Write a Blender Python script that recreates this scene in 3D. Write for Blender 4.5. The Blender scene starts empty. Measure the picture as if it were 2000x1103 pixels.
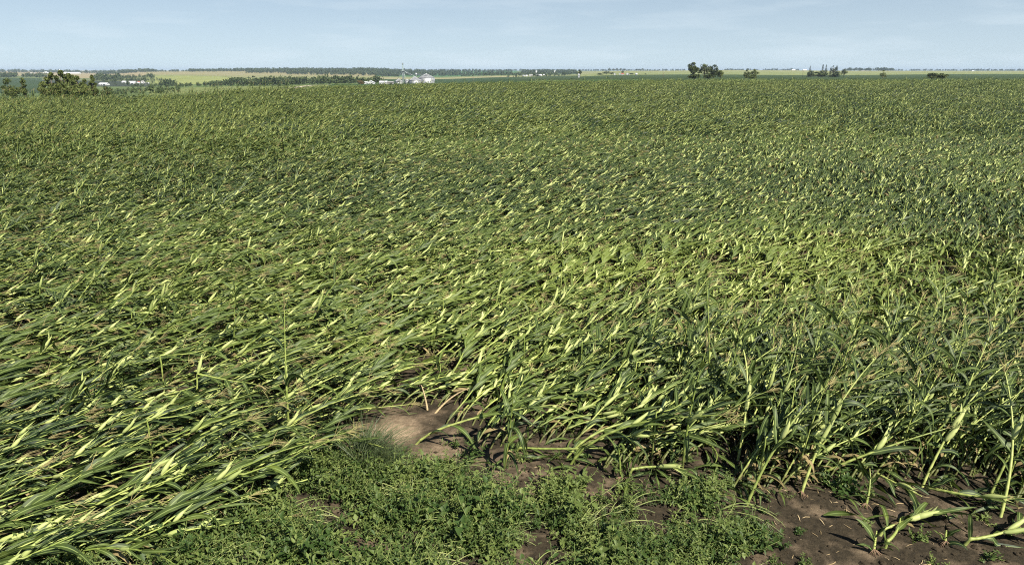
import bpy, math, random
import numpy as np
from mathutils import Vector, noise

R = math.radians
S = bpy.context.scene
COL = S.collection

# ------------------------------------------------------------------ camera, sky, sun, exposure
H = 5.4                                   # camera height over the soil
F = 1327.0                                # focal length in photo pixels (2000 wide)
PITCH = math.atan((551.5 - 138.0) / F)
cam = bpy.data.cameras.new('camera')
cam.sensor_width = 36.0
cam.lens = F / 2000.0 * 36.0
cam.clip_start = 0.05
cam.clip_end = 60000
cam_o = bpy.data.objects.new('camera', cam)
cam_o.location = (0, 0, H)
cam_o.rotation_euler = (math.pi / 2 - PITCH, 0, 0)
COL.objects.link(cam_o)
S.camera = cam_o

SUN_EL, SUN_AZ = R(50), R(138)            # azimuth clockwise from +Y (right and a little behind)
world = bpy.data.worlds.new('World')
S.world = world
world.use_nodes = True
wn, wl = world.node_tree.nodes, world.node_tree.links
bg = wn['Background']
bg.inputs['Strength'].default_value = 0.050
sky = wn.new('ShaderNodeTexSky')
sky.sky_type = 'NISHITA'
sky.sun_disc = False
sky.sun_elevation = SUN_EL
sky.sun_rotation = SUN_AZ
sky.altitude = 300
sky.air_density = 1.0
sky.dust_density = 0.0
sky.ozone_density = 2.5
# thin high cirrus, a real part of this sky
tc = wn.new('ShaderNodeTexCoord')
mp = wn.new('ShaderNodeMapping')
mp.inputs['Scale'].default_value = (2.2, 2.2, 16.0)
mp.inputs['Rotation'].default_value = (0, R(9), 0)
nz = wn.new('ShaderNodeTexNoise')
nz.inputs['Scale'].default_value = 2.3
nz.inputs['Detail'].default_value = 5
nz.inputs['Roughness'].default_value = 0.55
rp = wn.new('ShaderNodeValToRGB')
rp.color_ramp.elements[0].position = 0.47
rp.color_ramp.elements[0].color = (0.68, 0.68, 0.68, 1)
rp.color_ramp.elements[1].position = 0.78
rp.color_ramp.elements[1].color = (0.95, 0.95, 0.95, 1)
mx = wn.new('ShaderNodeMixRGB')
mx.blend_type = 'MIX'
mx.inputs[2].default_value = (8.2, 9.8, 10.9, 1)
lift = wn.new('ShaderNodeVectorMath')
lift.operation = 'ADD'
lift.inputs[1].default_value = (0, 0, 0.055)
wl.new(tc.outputs['Generated'], lift.inputs[0])
wl.new(lift.outputs[0], sky.inputs['Vector'])
wl.new(tc.outputs['Generated'], mp.inputs['Vector'])
wl.new(mp.outputs['Vector'], nz.inputs['Vector'])
wl.new(nz.outputs['Fac'], rp.inputs['Fac'])
sz = wn.new('ShaderNodeSeparateXYZ')
wl.new(tc.outputs['Generated'], sz.inputs[0])
mr_ = wn.new('ShaderNodeMapRange')
mr_.inputs['From Min'].default_value = 0.0
mr_.inputs['From Max'].default_value = 0.24
mr_.inputs['To Min'].default_value = 1.0
mr_.inputs['To Max'].default_value = 0.0
wl.new(sz.outputs['Z'], mr_.inputs['Value'])
mm_ = wn.new('ShaderNodeMath')
mm_.operation = 'MULTIPLY'
wl.new(rp.outputs['Color'], mm_.inputs[0])
wl.new(mr_.outputs['Result'], mm_.inputs[1])
wl.new(mm_.outputs[0], mx.inputs[0])
wl.new(sky.outputs['Color'], mx.inputs[1])
rp2 = wn.new('ShaderNodeValToRGB')
rp2.color_ramp.elements[0].position = 0.48
rp2.color_ramp.elements[0].color = (0, 0, 0, 1)
rp2.color_ramp.elements[1].position = 0.72
rp2.color_ramp.elements[1].color = (0.10, 0.10, 0.10, 1)
wl.new(nz.outputs['Fac'], rp2.inputs['Fac'])
mx2 = wn.new('ShaderNodeMixRGB')
mx2.inputs[2].default_value = (10.6, 11.2, 11.5, 1)
wl.new(rp2.outputs['Color'], mx2.inputs[0])
wl.new(mx.outputs['Color'], mx2.inputs[1])
wl.new(mx2.outputs['Color'], bg.inputs['Color'])

sun = bpy.data.lights.new('sun', 'SUN')
sun.energy = 5.0
sun.angle = R(0.5)
sun.color = (1.0, 0.94, 0.83)
sun_o = bpy.data.objects.new('sun', sun)
sd = Vector((math.sin(SUN_AZ) * math.cos(SUN_EL), math.cos(SUN_AZ) * math.cos(SUN_EL), math.sin(SUN_EL)))
sun_o.rotation_euler = (-sd).to_track_quat('-Z', 'Y').to_euler()
COL.objects.link(sun_o)

S.view_settings.view_transform = 'Standard'
S.view_settings.look = 'None'
S.view_settings.exposure = 0.82
S.view_settings.gamma = 1.0
S.render.engine = 'CYCLES'
S.cycles.max_bounces = 6
S.cycles.diffuse_bounces = 3
S.cycles.glossy_bounces = 2
S.cycles.transmission_bounces = 3
S.cycles.transparent_max_bounces = 4
S.cycles.volume_bounces = 0
S.cycles.use_denoising = False
S.cycles.filter_width = 1.1

# ------------------------------------------------------------------ geometry of the view: where a photo point stands in the world
CP, SP = math.cos(PITCH), math.sin(PITCH)


def ray(px, py):
    u, v = (px - 1000.0) / F, (551.5 - py) / F
    return np.array([u, CP + v * SP, -SP + v * CP])


def at(px, py, Y):
    d = ray(px, py)
    return d[0] * Y / d[1], Y, H + d[2] * Y / d[1]


def zat(py, Y):
    return at(1000, py, Y)[2]


def ground_at(px, py, z=0.0):
    d = ray(px, py)
    t = (z - H) / d[2]
    return d[0] * t, d[1] * t


def project(X, Y, Z):
    depth = Y * CP - (Z - H) * SP
    up = Y * SP + (Z - H) * CP
    return 1000 + F * X / depth, 551.5 - F * up / depth, depth


# ------------------------------------------------------------------ terrain heights
CH = 0.95   # height of the flattened canopy above its soil
PROFILE = {   # column in the photo: (distance, photo row of the ground there or None with a height)
    0:    [(120, zat(186, 120) - CH - 0.55), (190, zat(194, 190)), (320, zat(192, 320)), (700, zat(178, 700)), (1500, zat(155, 1500)), (2500, zat(147, 2500)), (4000, zat(142, 4000))],
    190:  [(122, zat(185, 122) - CH - 0.55), (190, zat(193, 190)), (320, zat(189, 320)), (700, zat(178, 700)), (1500, zat(157, 1500)), (2500, zat(149, 2500)), (4000, zat(143.5, 4000))],
    300:  [(126, zat(182, 126) - CH - 0.55), (190, zat(190, 190)), (320, zat(186, 320)), (700, zat(174, 700)), (1250, zat(164, 1250)), (1800, zat(148.5, 1800)), (3000, zat(141.5, 3000)), (4200, zat(140, 4200))],
    500:  [(136, zat(175, 136) - CH), (200, zat(187, 200)), (320, zat(178, 320)), (440, zat(171, 440)), (760, zat(168.5, 760)), (1250, zat(161, 1250)), (1750, zat(151, 1750)), (2500, zat(145, 2500)), (3600, zat(138, 3600))],
    700:  [(150, zat(164.5, 150) - CH), (220, zat(168, 220)), (420, zat(164.5, 420)), (730, zat(165, 730)), (1250, zat(160, 1250)), (1900, zat(150, 1900)), (2300, zat(149, 2300)), (3200, zat(138.5, 3200))],
    840:  [(160, zat(160.5, 160) - CH), (230, zat(166, 230)), (480, zat(163, 480)), (740, zat(163.5, 740)), (1500, zat(155, 1500)), (2000, zat(152.5, 2000)), (2600, zat(149, 2600)), (3600, zat(140, 3600))],
    1000: [(170, zat(157.5, 170) - CH), (240, zat(163, 240)), (480, zat(157.5, 480)), (900, zat(154.5, 900)), (1600, zat(150.5, 1600)), (2600, zat(146, 2600)), (3600, zat(140, 3600))],
    1100: [(175, zat(156.5, 175) - CH), (240, zat(162, 240)), (480, zat(156, 480)), (900, zat(152, 900)), (1600, zat(148, 1600)), (2600, zat(146, 2600)), (3600, zat(140.5, 3600))],
    1220: [(188, zat(154.5, 188) - CH), (260, zat(160, 260)), (480, zat(154.5, 480)), (900, zat(150, 900)), (1350, zat(146, 1350)), (1700, zat(144, 1700)), (2300, zat(138.6, 2300)), (3200, zat(140, 3200))],
    1420: [(200, zat(154.2, 200) - CH), (270, zat(159, 270)), (440, zat(154, 440)), (900, zat(149, 900)), (1500, zat(144, 1500)), (2600, zat(137.2, 2600)), (3600, zat(138.5, 3600))],
    1700: [(200, zat(154, 200) - CH), (270, zat(159, 270)), (440, zat(154, 440)), (900, zat(149.5, 900)), (1500, zat(145, 1500)), (2600, zat(138.6, 2600)), (3600, zat(139, 3600))],
    2000: [(200, zat(154.2, 200) - CH), (270, zat(159, 270)), (440, zat(154, 440)), (900, zat(148, 900)), (1500, zat(144, 1500)), (2600, zat(140, 2600)), (3600, zat(139, 3600))],
}
PCOL = sorted(PROFILE)
PLN = {}
for k_, v_ in PROFILE.items():
    pts_ = [(1.0, 0.0), (22.0, 0.0)] + v_ + [(6500, zat(138.6, 6500)), (14000, zat(138.4, 14000))]
    PLN[k_] = (np.log([p[0] for p in pts_]), np.array([p[1] for p in pts_]))


def terrain_z(X, Y):
    X = np.asarray(X, float)
    Y = np.asarray(Y, float)
    Yc = np.maximum(Y, 1.0)
    col = 1000 + 1390.0 * X / np.maximum(Y, 12.0)
    ly = np.log(Yc)
    zs = np.stack([np.interp(ly, *PLN[k]) for k in PCOL])
    colc = np.clip(col, PCOL[0], PCOL[-1])
    j = np.clip(np.searchsorted(PCOL, colc, side='right') - 1, 0, len(PCOL) - 2)
    pc = np.array(PCOL, float)
    f = (colc - pc[j]) / (pc[j + 1] - pc[j])
    f = f * f * (3 - 2 * f)
    a = np.take_along_axis(zs, j[None, ...], 0)[0]
    b = np.take_along_axis(zs, (j + 1)[None, ...], 0)[0]
    return a * (1 - f) + b * f


def bump_near(x, y):
    n = noise.noise((x * 0.8, y * 0.8, 3.1)) * 0.035 + noise.noise((x * 2.6, y * 2.6, 7.7)) * 0.018 + noise.noise((x * 7.0, y * 7.0, 1.7)) * 0.009
    return n


def soil_z(x, y):
    z = float(terrain_z(x, y))
    if -2 < y < 30:
        k = 1.0 if y < 20 else (30 - y) / 10
        z += bump_near(x, y) * k
    return z


FIELD_END_C = [0, 300, 500, 700, 1000, 1220, 1420, 2000]
FIELD_END_Y = [120, 126, 136, 150, 170, 188, 200, 200]

# ------------------------------------------------------------------ materials
SWEEP_LIGHT = [(6.6, 17.4, 10.0, 4.2, 0.62), (-2.4, 12.6, 4.0, 2.0, 0.35), (-3.0, 31.0, 20.0, 6.0, -0.38), (14.0, 29.0, 12.0, 4.5, -0.12), (0.0, 105.0, 260.0, 75.0, -0.44)]  # how the leaning mat catches light, painted as bright and dark leaf bands
def node_mat(name):
    m = bpy.data.materials.new(name)
    m.use_nodes = True
    return m, m.node_tree.nodes, m.node_tree.links, m.node_tree.nodes['Principled BSDF']


def plant_mat(name, col, col2, rough=0.45, trans=0.25, spec=0.4, rib=None, foot=None, nscale=6.0, tcol=None, vary=0.35, field=False):
    """leaf-like: two greens mixed by noise and per plant, an optional paler midrib along the UV, light passing through"""
    m, n, l, p = node_mat(name)
    tcn = n.new('ShaderNodeTexCoord')
    ns = n.new('ShaderNodeTexNoise')
    ns.inputs['Scale'].default_value = nscale
    ns.inputs['Detail'].default_value = 3
    l.new(tcn.outputs['Object'], ns.inputs['Vector'])
    oi = n.new('ShaderNodeObjectInfo')
    ma = n.new('ShaderNodeMath')
    ma.operation = 'ADD'
    l.new(ns.outputs['Fac'], ma.inputs[0])
    mm = n.new('ShaderNodeMath')
    mm.operation = 'MULTIPLY_ADD'
    mm.inputs[1].default_value = vary * 2
    mm.inputs[2].default_value = -vary
    l.new(oi.outputs['Random'], mm.inputs[0])
    l.new(mm.outputs[0], ma.inputs[1])
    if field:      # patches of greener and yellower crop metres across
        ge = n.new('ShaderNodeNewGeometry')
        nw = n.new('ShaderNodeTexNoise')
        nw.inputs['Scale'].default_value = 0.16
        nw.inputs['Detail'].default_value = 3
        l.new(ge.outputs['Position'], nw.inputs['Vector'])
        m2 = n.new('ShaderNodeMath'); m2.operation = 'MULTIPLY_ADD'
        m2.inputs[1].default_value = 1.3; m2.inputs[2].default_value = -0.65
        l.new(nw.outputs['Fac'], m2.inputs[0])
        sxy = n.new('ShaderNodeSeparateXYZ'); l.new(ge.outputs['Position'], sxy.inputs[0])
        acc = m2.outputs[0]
        for cx, cy, rx, ry, amp in SWEEP_LIGHT:      # broad sweeps lit brighter or darker by lean, painted into the leaf colour
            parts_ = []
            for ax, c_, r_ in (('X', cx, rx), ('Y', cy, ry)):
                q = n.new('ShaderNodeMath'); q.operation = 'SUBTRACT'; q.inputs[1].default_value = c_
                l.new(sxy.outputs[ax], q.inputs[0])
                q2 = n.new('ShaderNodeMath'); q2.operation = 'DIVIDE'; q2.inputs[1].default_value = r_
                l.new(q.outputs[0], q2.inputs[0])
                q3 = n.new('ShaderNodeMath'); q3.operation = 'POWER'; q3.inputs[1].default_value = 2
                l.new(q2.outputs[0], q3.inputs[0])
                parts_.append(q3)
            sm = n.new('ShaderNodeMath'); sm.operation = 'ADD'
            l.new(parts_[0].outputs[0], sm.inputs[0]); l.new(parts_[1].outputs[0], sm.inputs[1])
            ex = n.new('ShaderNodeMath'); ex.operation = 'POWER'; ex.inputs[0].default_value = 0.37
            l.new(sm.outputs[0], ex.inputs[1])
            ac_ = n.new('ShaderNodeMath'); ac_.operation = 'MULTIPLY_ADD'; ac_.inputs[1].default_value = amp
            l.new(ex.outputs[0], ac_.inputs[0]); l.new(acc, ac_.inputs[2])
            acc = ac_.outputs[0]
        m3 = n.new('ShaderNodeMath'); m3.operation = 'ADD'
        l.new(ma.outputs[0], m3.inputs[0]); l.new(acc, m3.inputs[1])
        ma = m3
    ra = n.new('ShaderNodeValToRGB')
    ra.color_ramp.elements[0].position = 0.15
    ra.color_ramp.elements[0].color = (*col, 1)
    ra.color_ramp.elements[1].position = 0.85
    ra.color_ramp.elements[1].color = (*col2, 1)
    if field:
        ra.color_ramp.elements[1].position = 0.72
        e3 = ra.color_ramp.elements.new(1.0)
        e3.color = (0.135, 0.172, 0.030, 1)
    l.new(ma.outputs[0], ra.inputs['Fac'])
    out = ra.outputs['Color']
    if rib:
        uv = n.new('ShaderNodeUVMap')
        sx = n.new('ShaderNodeSeparateXYZ')
        l.new(uv.outputs['UV'], sx.inputs[0])
        s1 = n.new('ShaderNodeMath'); s1.operation = 'SUBTRACT'; s1.inputs[1].default_value = 0.5
        l.new(sx.outputs['X'], s1.inputs[0])
        s2 = n.new('ShaderNodeMath'); s2.operation = 'ABSOLUTE'
        l.new(s1.outputs[0], s2.inputs[0])
        s3 = n.new('ShaderNodeMath'); s3.operation = 'LESS_THAN'; s3.inputs[1].default_value = 0.07
        l.new(s2.outputs[0], s3.inputs[0])
        mr = n.new('ShaderNodeMixRGB')
        mr.inputs[2].default_value = (*rib, 1)
        l.new(s3.outputs[0], mr.inputs[0])
        l.new(out, mr.inputs[1])
        out = mr.outputs['Color']
    if foot:      # older, browner joints low on the stalk
        uv = n.new('ShaderNodeUVMap')
        sx = n.new('ShaderNodeSeparateXYZ')
        l.new(uv.outputs['UV'], sx.inputs[0])
        mr = n.new('ShaderNodeMapRange')
        mr.inputs['From Min'].default_value = 0.10; mr.inputs['From Max'].default_value = 0.34
        mr.inputs['To Min'].default_value = 0.9; mr.inputs['To Max'].default_value = 0.0
        l.new(sx.outputs['Y'], mr.inputs['Value'])
        mf = n.new('ShaderNodeMixRGB')
        mf.inputs[2].default_value = (*foot, 1)
        l.new(mr.outputs['Result'], mf.inputs[0]); l.new(out, mf.inputs[1])
        out = mf.outputs['Color']
    l.new(out, p.inputs['Base Color'])
    p.inputs['Roughness'].default_value = rough
    p.inputs['Specular IOR Level'].default_value = spec
    if trans > 0:
        tr = n.new('ShaderNodeBsdfTranslucent')
        if tcol:
            mt = n.new('ShaderNodeMixRGB')
            mt.inputs[0].default_value = 0.6
            mt.inputs[2].default_value = (*tcol, 1)
            l.new(out, mt.inputs[1])
            l.new(mt.outputs['Color'], tr.inputs['Color'])
        else:
            l.new(out, tr.inputs['Color'])
        ms = n.new('ShaderNodeMixShader')
        ms.inputs[0].default_value = trans
        l.new(p.outputs[0], ms.inputs[1])
        l.new(tr.outputs[0], ms.inputs[2])
        l.new(ms.outputs[0], n['Material Output'].inputs['Surface'])
    return m


def plain_mat(name, col, rough=0.7, metal=0.0, var=0.12, nscale=2.0, bump=0.0, spec=0.4):
    m, n, l, p = node_mat(name)
    tcn = n.new('ShaderNodeTexCoord')
    ns = n.new('ShaderNodeTexNoise')
    ns.inputs['Scale'].default_value = nscale
    ns.inputs['Detail'].default_value = 4
    l.new(tcn.outputs['Object'], ns.inputs['Vector'])
    ra = n.new('ShaderNodeValToRGB')
    ra.color_ramp.elements[0].position = 0.3
    ra.color_ramp.elements[0].color = tuple(c * (1 - var) for c in col) + (1,)
    ra.color_ramp.elements[1].position = 0.7
    ra.color_ramp.elements[1].color = tuple(min(1, c * (1 + var)) for c in col) + (1,)
    l.new(ns.outputs['Fac'], ra.inputs['Fac'])
    l.new(ra.outputs['Color'], p.inputs['Base Color'])
    p.inputs['Roughness'].default_value = rough
    p.inputs['Metallic'].default_value = metal
    p.inputs['Specular IOR Level'].default_value = spec
    if bump:
        b = n.new('ShaderNodeBump')
        b.inputs['Strength'].default_value = bump
        l.new(ns.outputs['Fac'], b.inputs['Height'])
        l.new(b.outputs[0], p.inputs['Normal'])
    return m


M = {}
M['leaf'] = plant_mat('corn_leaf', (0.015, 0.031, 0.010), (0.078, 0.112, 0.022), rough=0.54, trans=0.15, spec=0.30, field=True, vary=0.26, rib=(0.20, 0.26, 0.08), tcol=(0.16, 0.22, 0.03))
M['stalk'] = plant_mat('corn_stalk', (0.17, 0.23, 0.045), (0.40, 0.45, 0.12), rough=0.5, trans=0.0, spec=0.4, nscale=9, foot=(0.085, 0.088, 0.028))
M['palestalk'] = plant_mat('pale_corn_stalk', (0.20, 0.25, 0.055), (0.42, 0.46, 0.14), rough=0.5, trans=0.0, spec=0.4, nscale=9)
M['husk'] = plant_mat('corn_husk', (0.30, 0.355, 0.11), (0.47, 0.51, 0.19), rough=0.55, trans=0.0, spec=0.3, nscale=14)
M['tassel'] = plant_mat('corn_tassel', (0.26, 0.22, 0.10), (0.40, 0.34, 0.15), rough=0.8, trans=0.1, spec=0.1)
M['dry'] = plant_mat('dry_stalk', (0.34, 0.25, 0.13), (0.55, 0.43, 0.25), rough=0.8, trans=0.0, spec=0.1, nscale=9)
M['dryleaf'] = plant_mat('withered_leaf', (0.20, 0.16, 0.07), (0.36, 0.28, 0.14), rough=0.8, trans=0.2, spec=0.1)
M['root'] = plain_mat('root', (0.20, 0.13, 0.08), 0.9)
M['weed'] = plant_mat('weed_leaf', (0.046, 0.084, 0.018), (0.150, 0.195, 0.050), rough=0.55, trans=0.22, spec=0.3, tcol=(0.16, 0.24, 0.04), nscale=4, vary=0.55)
M['weedstem'] = plant_mat('weed_stem', (0.15, 0.20, 0.055), (0.33, 0.36, 0.13), rough=0.6, trans=0.0, spec=0.3)
M['grass'] = plant_mat('grass_blade', (0.085, 0.115, 0.048), (0.18, 0.20, 0.09), rough=0.5, trans=0.2, spec=0.4)
M['tree'] = plant_mat('tree_leaves', (0.028, 0.046, 0.016), (0.095, 0.120, 0.038), rough=0.6, trans=0.15, spec=0.2, nscale=0.6, vary=0.2)
M['bush'] = plant_mat('bush_leaves', (0.058, 0.080, 0.022), (0.160, 0.188, 0.052), rough=0.6, trans=0.15, spec=0.2, nscale=0.8, vary=0.2)
M['conifer'] = plant_mat('conifer_needles', (0.012, 0.026, 0.014), (0.030, 0.050, 0.024), rough=0.7, trans=0.05, spec=0.2, nscale=0.8, vary=0.2)
M['rust'] = plant_mat('rusty_leaves', (0.08, 0.055, 0.02), (0.14, 0.10, 0.035), rough=0.7, trans=0.1, spec=0.2, nscale=0.8, vary=0.2)
M['woods'] = plant_mat('woods_leaves', (0.026, 0.046, 0.018), (0.080, 0.108, 0.038), rough=0.7, trans=0.1, spec=0.2, nscale=0.03, vary=0.1)
M['bark'] = plain_mat('bark', (0.13, 0.10, 0.075), 0.9, nscale=3, var=0.3)
M['greybark'] = plain_mat('grey_bark', (0.24, 0.20, 0.16), 0.9, nscale=3, var=0.3)
M['white'] = plain_mat('white_paint', (0.66, 0.66, 0.64), 0.6, nscale=0.7, var=0.08)
M['whiteroof'] = plain_mat('white_metal_roof', (0.60, 0.61, 0.62), 0.45, nscale=0.6, var=0.08)
M['greyroof'] = plain_mat('grey_shingle', (0.30, 0.29, 0.28), 0.85, nscale=1.5, var=0.2)
M['redroof'] = plain_mat('red_roof', (0.32, 0.10, 0.06), 0.7, nscale=1.5, var=0.2)
M['darkglass'] = plain_mat('dark_opening', (0.03, 0.035, 0.04), 0.3, nscale=1.0)
M['gravel'] = plain_mat('pale_gravel', (0.50, 0.43, 0.33), 0.95, nscale=0.4, var=0.15)
M['wood_pole'] = plain_mat('pole_wood', (0.20, 0.16, 0.12), 0.9, nscale=2, var=0.2)
M['steel'] = plain_mat('grey_steel', (0.42, 0.45, 0.45), 0.45, metal=0.6, nscale=1.5)
M['greensteel'] = plain_mat('pale_green_steel', (0.50, 0.60, 0.56), 0.5, metal=0.2, nscale=1.5)


def bin_metal():
    m, n, l, p = node_mat('galvanised_corrugated_steel')
    tcn = n.new('ShaderNodeTexCoord')
    w = n.new('ShaderNodeTexWave')
    w.wave_type = 'BANDS'; w.bands_direction = 'Z'
    w.inputs['Scale'].default_value = 1.6
    w.inputs['Distortion'].default_value = 0.0
    l.new(tcn.outputs['Object'], w.inputs['Vector'])
    b = n.new('ShaderNodeBump')
    b.inputs['Strength'].default_value = 0.35
    b.inputs['Distance'].default_value = 0.05
    l.new(w.outputs['Fac'], b.inputs['Height'])
    l.new(b.outputs[0], p.inputs['Normal'])
    ns = n.new('ShaderNodeTexNoise')
    ns.inputs['Scale'].default_value = 0.9
    ns.inputs['Detail'].default_value = 5
    l.new(tcn.outputs['Object'], ns.inputs['Vector'])
    ra = n.new('ShaderNodeValToRGB')
    ra.color_ramp.elements[0].color = (0.29, 0.30, 0.31, 1)
    ra.color_ramp.elements[1].color = (0.50, 0.51, 0.51, 1)
    l.new(ns.outputs['Fac'], ra.inputs['Fac'])
    l.new(ra.outputs['Color'], p.inputs['Base Color'])
    p.inputs['Metallic'].default_value = 0.6
    p.inputs['Roughness'].default_value = 0.5
    return m


M['bin'] = bin_metal()


def ground_mat():
    """soil near the camera (dry crust and moist clods), crop colours per field further out"""
    m, n, l, p = node_mat('ground')
    geo = n.new('ShaderNodeNewGeometry')
    n1 = n.new('ShaderNodeTexNoise'); n1.inputs['Scale'].default_value = 2.6; n1.inputs['Detail'].default_value = 6
    n2 = n.new('ShaderNodeTexNoise'); n2.inputs['Scale'].default_value = 14; n2.inputs['Detail'].default_value = 8; n2.inputs['Roughness'].default_value = 0.65
    n3 = n.new('ShaderNodeTexNoise'); n3.inputs['Scale'].default_value = 70; n3.inputs['Detail'].default_value = 4
    for x in (n1, n2, n3):
        l.new(geo.outputs['Position'], x.inputs['Vector'])
    ra = n.new('ShaderNodeValToRGB')
    e = ra.color_ramp.elements
    e[0].position = 0.32; e[0].color = (0.021, 0.017, 0.011, 1)
    e[1].position = 0.75; e[1].color = (0.060, 0.047, 0.029, 1)
    l.new(n2.outputs['Fac'], ra.inputs['Fac'])
    at_d = n.new('ShaderNodeAttribute'); at_d.attribute_name = 'dry'
    md = n.new('ShaderNodeMath'); md.operation = 'MULTIPLY_ADD'; md.inputs[1].default_value = 1.9; md.inputs[2].default_value = -0.95
    l.new(n1.outputs['Fac'], md.inputs[0])
    ms = n.new('ShaderNodeMath'); ms.operation = 'ADD'; ms.use_clamp = True
    l.new(md.outputs[0], ms.inputs[0]); l.new(at_d.outputs['Fac'], ms.inputs[1])
    rd = n.new('ShaderNodeValToRGB')
    rd.color_ramp.elements[0].position = 0.3; rd.color_ramp.elements[0].color = (0.22, 0.155, 0.098, 1)
    rd.color_ramp.elements[1].position = 0.72; rd.color_ramp.elements[1].color = (0.42, 0.32, 0.21, 1)
    l.new(n2.outputs['Fac'], rd.inputs['Fac'])
    mix = n.new('ShaderNodeMixRGB')
    l.new(ms.outputs[0], mix.inputs[0]); l.new(ra.outputs['Color'], mix.inputs[1]); l.new(rd.outputs['Color'], mix.inputs[2])
    # pale flecks of crop residue
    fl = n.new('ShaderNodeTexVoronoi'); fl.inputs['Scale'].default_value = 16; fl.inputs['Randomness'].default_value = 1
    l.new(geo.outputs['Position'], fl.inputs['Vector'])
    lt = n.new('ShaderNodeMath'); lt.operation = 'LESS_THAN'; lt.inputs[1].default_value = 0.10
    l.new(fl.outputs['Distance'], lt.inputs[0])
    cr = n.new('ShaderNodeSeparateColor'); l.new(fl.outputs['Color'], cr.inputs[0])
    gt = n.new('ShaderNodeMath'); gt.operation = 'GREATER_THAN'; gt.inputs[1].default_value = 0.82
    l.new(cr.outputs[0], gt.inputs[0])
    mu = n.new('ShaderNodeMath'); mu.operation = 'MULTIPLY'
    l.new(lt.outputs[0], mu.inputs[0]); l.new(gt.outputs[0], mu.inputs[1])
    mf = n.new('ShaderNodeMixRGB'); mf.inputs[2].default_value = (0.36, 0.28, 0.18, 1)
    l.new(mu.outputs[0], mf.inputs[0]); l.new(mix.outputs['Color'], mf.inputs[1])
    # crops
    ac = n.new('ShaderNodeAttribute'); ac.attribute_name = 'crop'
    am = n.new('ShaderNodeAttribute'); am.attribute_name = 'cropmix'
    nf = n.new('ShaderNodeTexNoise'); nf.inputs['Scale'].default_value = 0.02; nf.inputs['Detail'].default_value = 8; nf.inputs['Roughness'].default_value = 0.7
    l.new(geo.outputs['Position'], nf.inputs['Vector'])
    rf = n.new('ShaderNodeValToRGB')
    rf.color_ramp.elements[0].position = 0.3; rf.color_ramp.elements[0].color = (0.72, 0.74, 0.72, 1)
    rf.color_ramp.elements[1].position = 0.7; rf.color_ramp.elements[1].color = (1.25, 1.2, 1.15, 1)
    l.new(nf.outputs['Fac'], rf.inputs['Fac'])
    mv = n.new('ShaderNodeMixRGB'); mv.blend_type = 'MULTIPLY'; mv.inputs[0].default_value = 1
    l.new(ac.outputs['Color'], mv.inputs[1]); l.new(rf.outputs['Color'], mv.inputs[2])
    fin = n.new('ShaderNodeMixRGB')
    l.new(am.outputs['Fac'], fin.inputs[0]); l.new(mf.outputs['Color'], fin.inputs[1]); l.new(mv.outputs['Color'], fin.inputs[2])
    l.new(fin.outputs['Color'], p.inputs['Base Color'])
    p.inputs['Roughness'].default_value = 0.95
    p.inputs['Specular IOR Level'].default_value = 0.15
    ad = n.new('ShaderNodeMath'); ad.operation = 'MULTIPLY_ADD'; ad.inputs[1].default_value = 0.35
    l.new(n3.outputs['Fac'], ad.inputs[0]); l.new(n2.outputs['Fac'], ad.inputs[2])
    b = n.new('ShaderNodeBump'); b.inputs['Strength'].default_value = 0.8; b.inputs['Distance'].default_value = 0.035
    l.new(ad.outputs[0], b.inputs['Height']); l.new(b.outputs[0], p.inputs['Normal'])
    return m


M['ground'] = ground_mat()

# ------------------------------------------------------------------ helpers: objects
def mesh_np(name, V, Fq, mats, uv=None, mi=None, smooth=False):
    """mesh from numpy verts (n,3) and quads/tris (m,k)"""
    me = bpy.data.meshes.new(name)
    V = np.asarray(V, np.float32)
    Fq = np.asarray(Fq, np.int32)
    k = Fq.shape[1]
    me.vertices.add(len(V)); me.vertices.foreach_set('co', V.ravel())
    me.loops.add(Fq.size); me.loops.foreach_set('vertex_index', Fq.ravel())
    me.polygons.add(len(Fq))
    me.polygons.foreach_set('loop_start', np.arange(0, Fq.size, k, dtype=np.int32))
    me.polygons.foreach_set('loop_total', np.full(len(Fq), k, np.int32))
    if smooth:
        me.polygons.foreach_set('use_smooth', np.ones(len(Fq), bool))
    for m in mats:
        me.materials.append(m)
    if mi is not None:
        me.polygons.foreach_set('material_index', np.asarray(mi, np.int32))
    me.update(calc_edges=True)
    me.validate()
    return me


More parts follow.
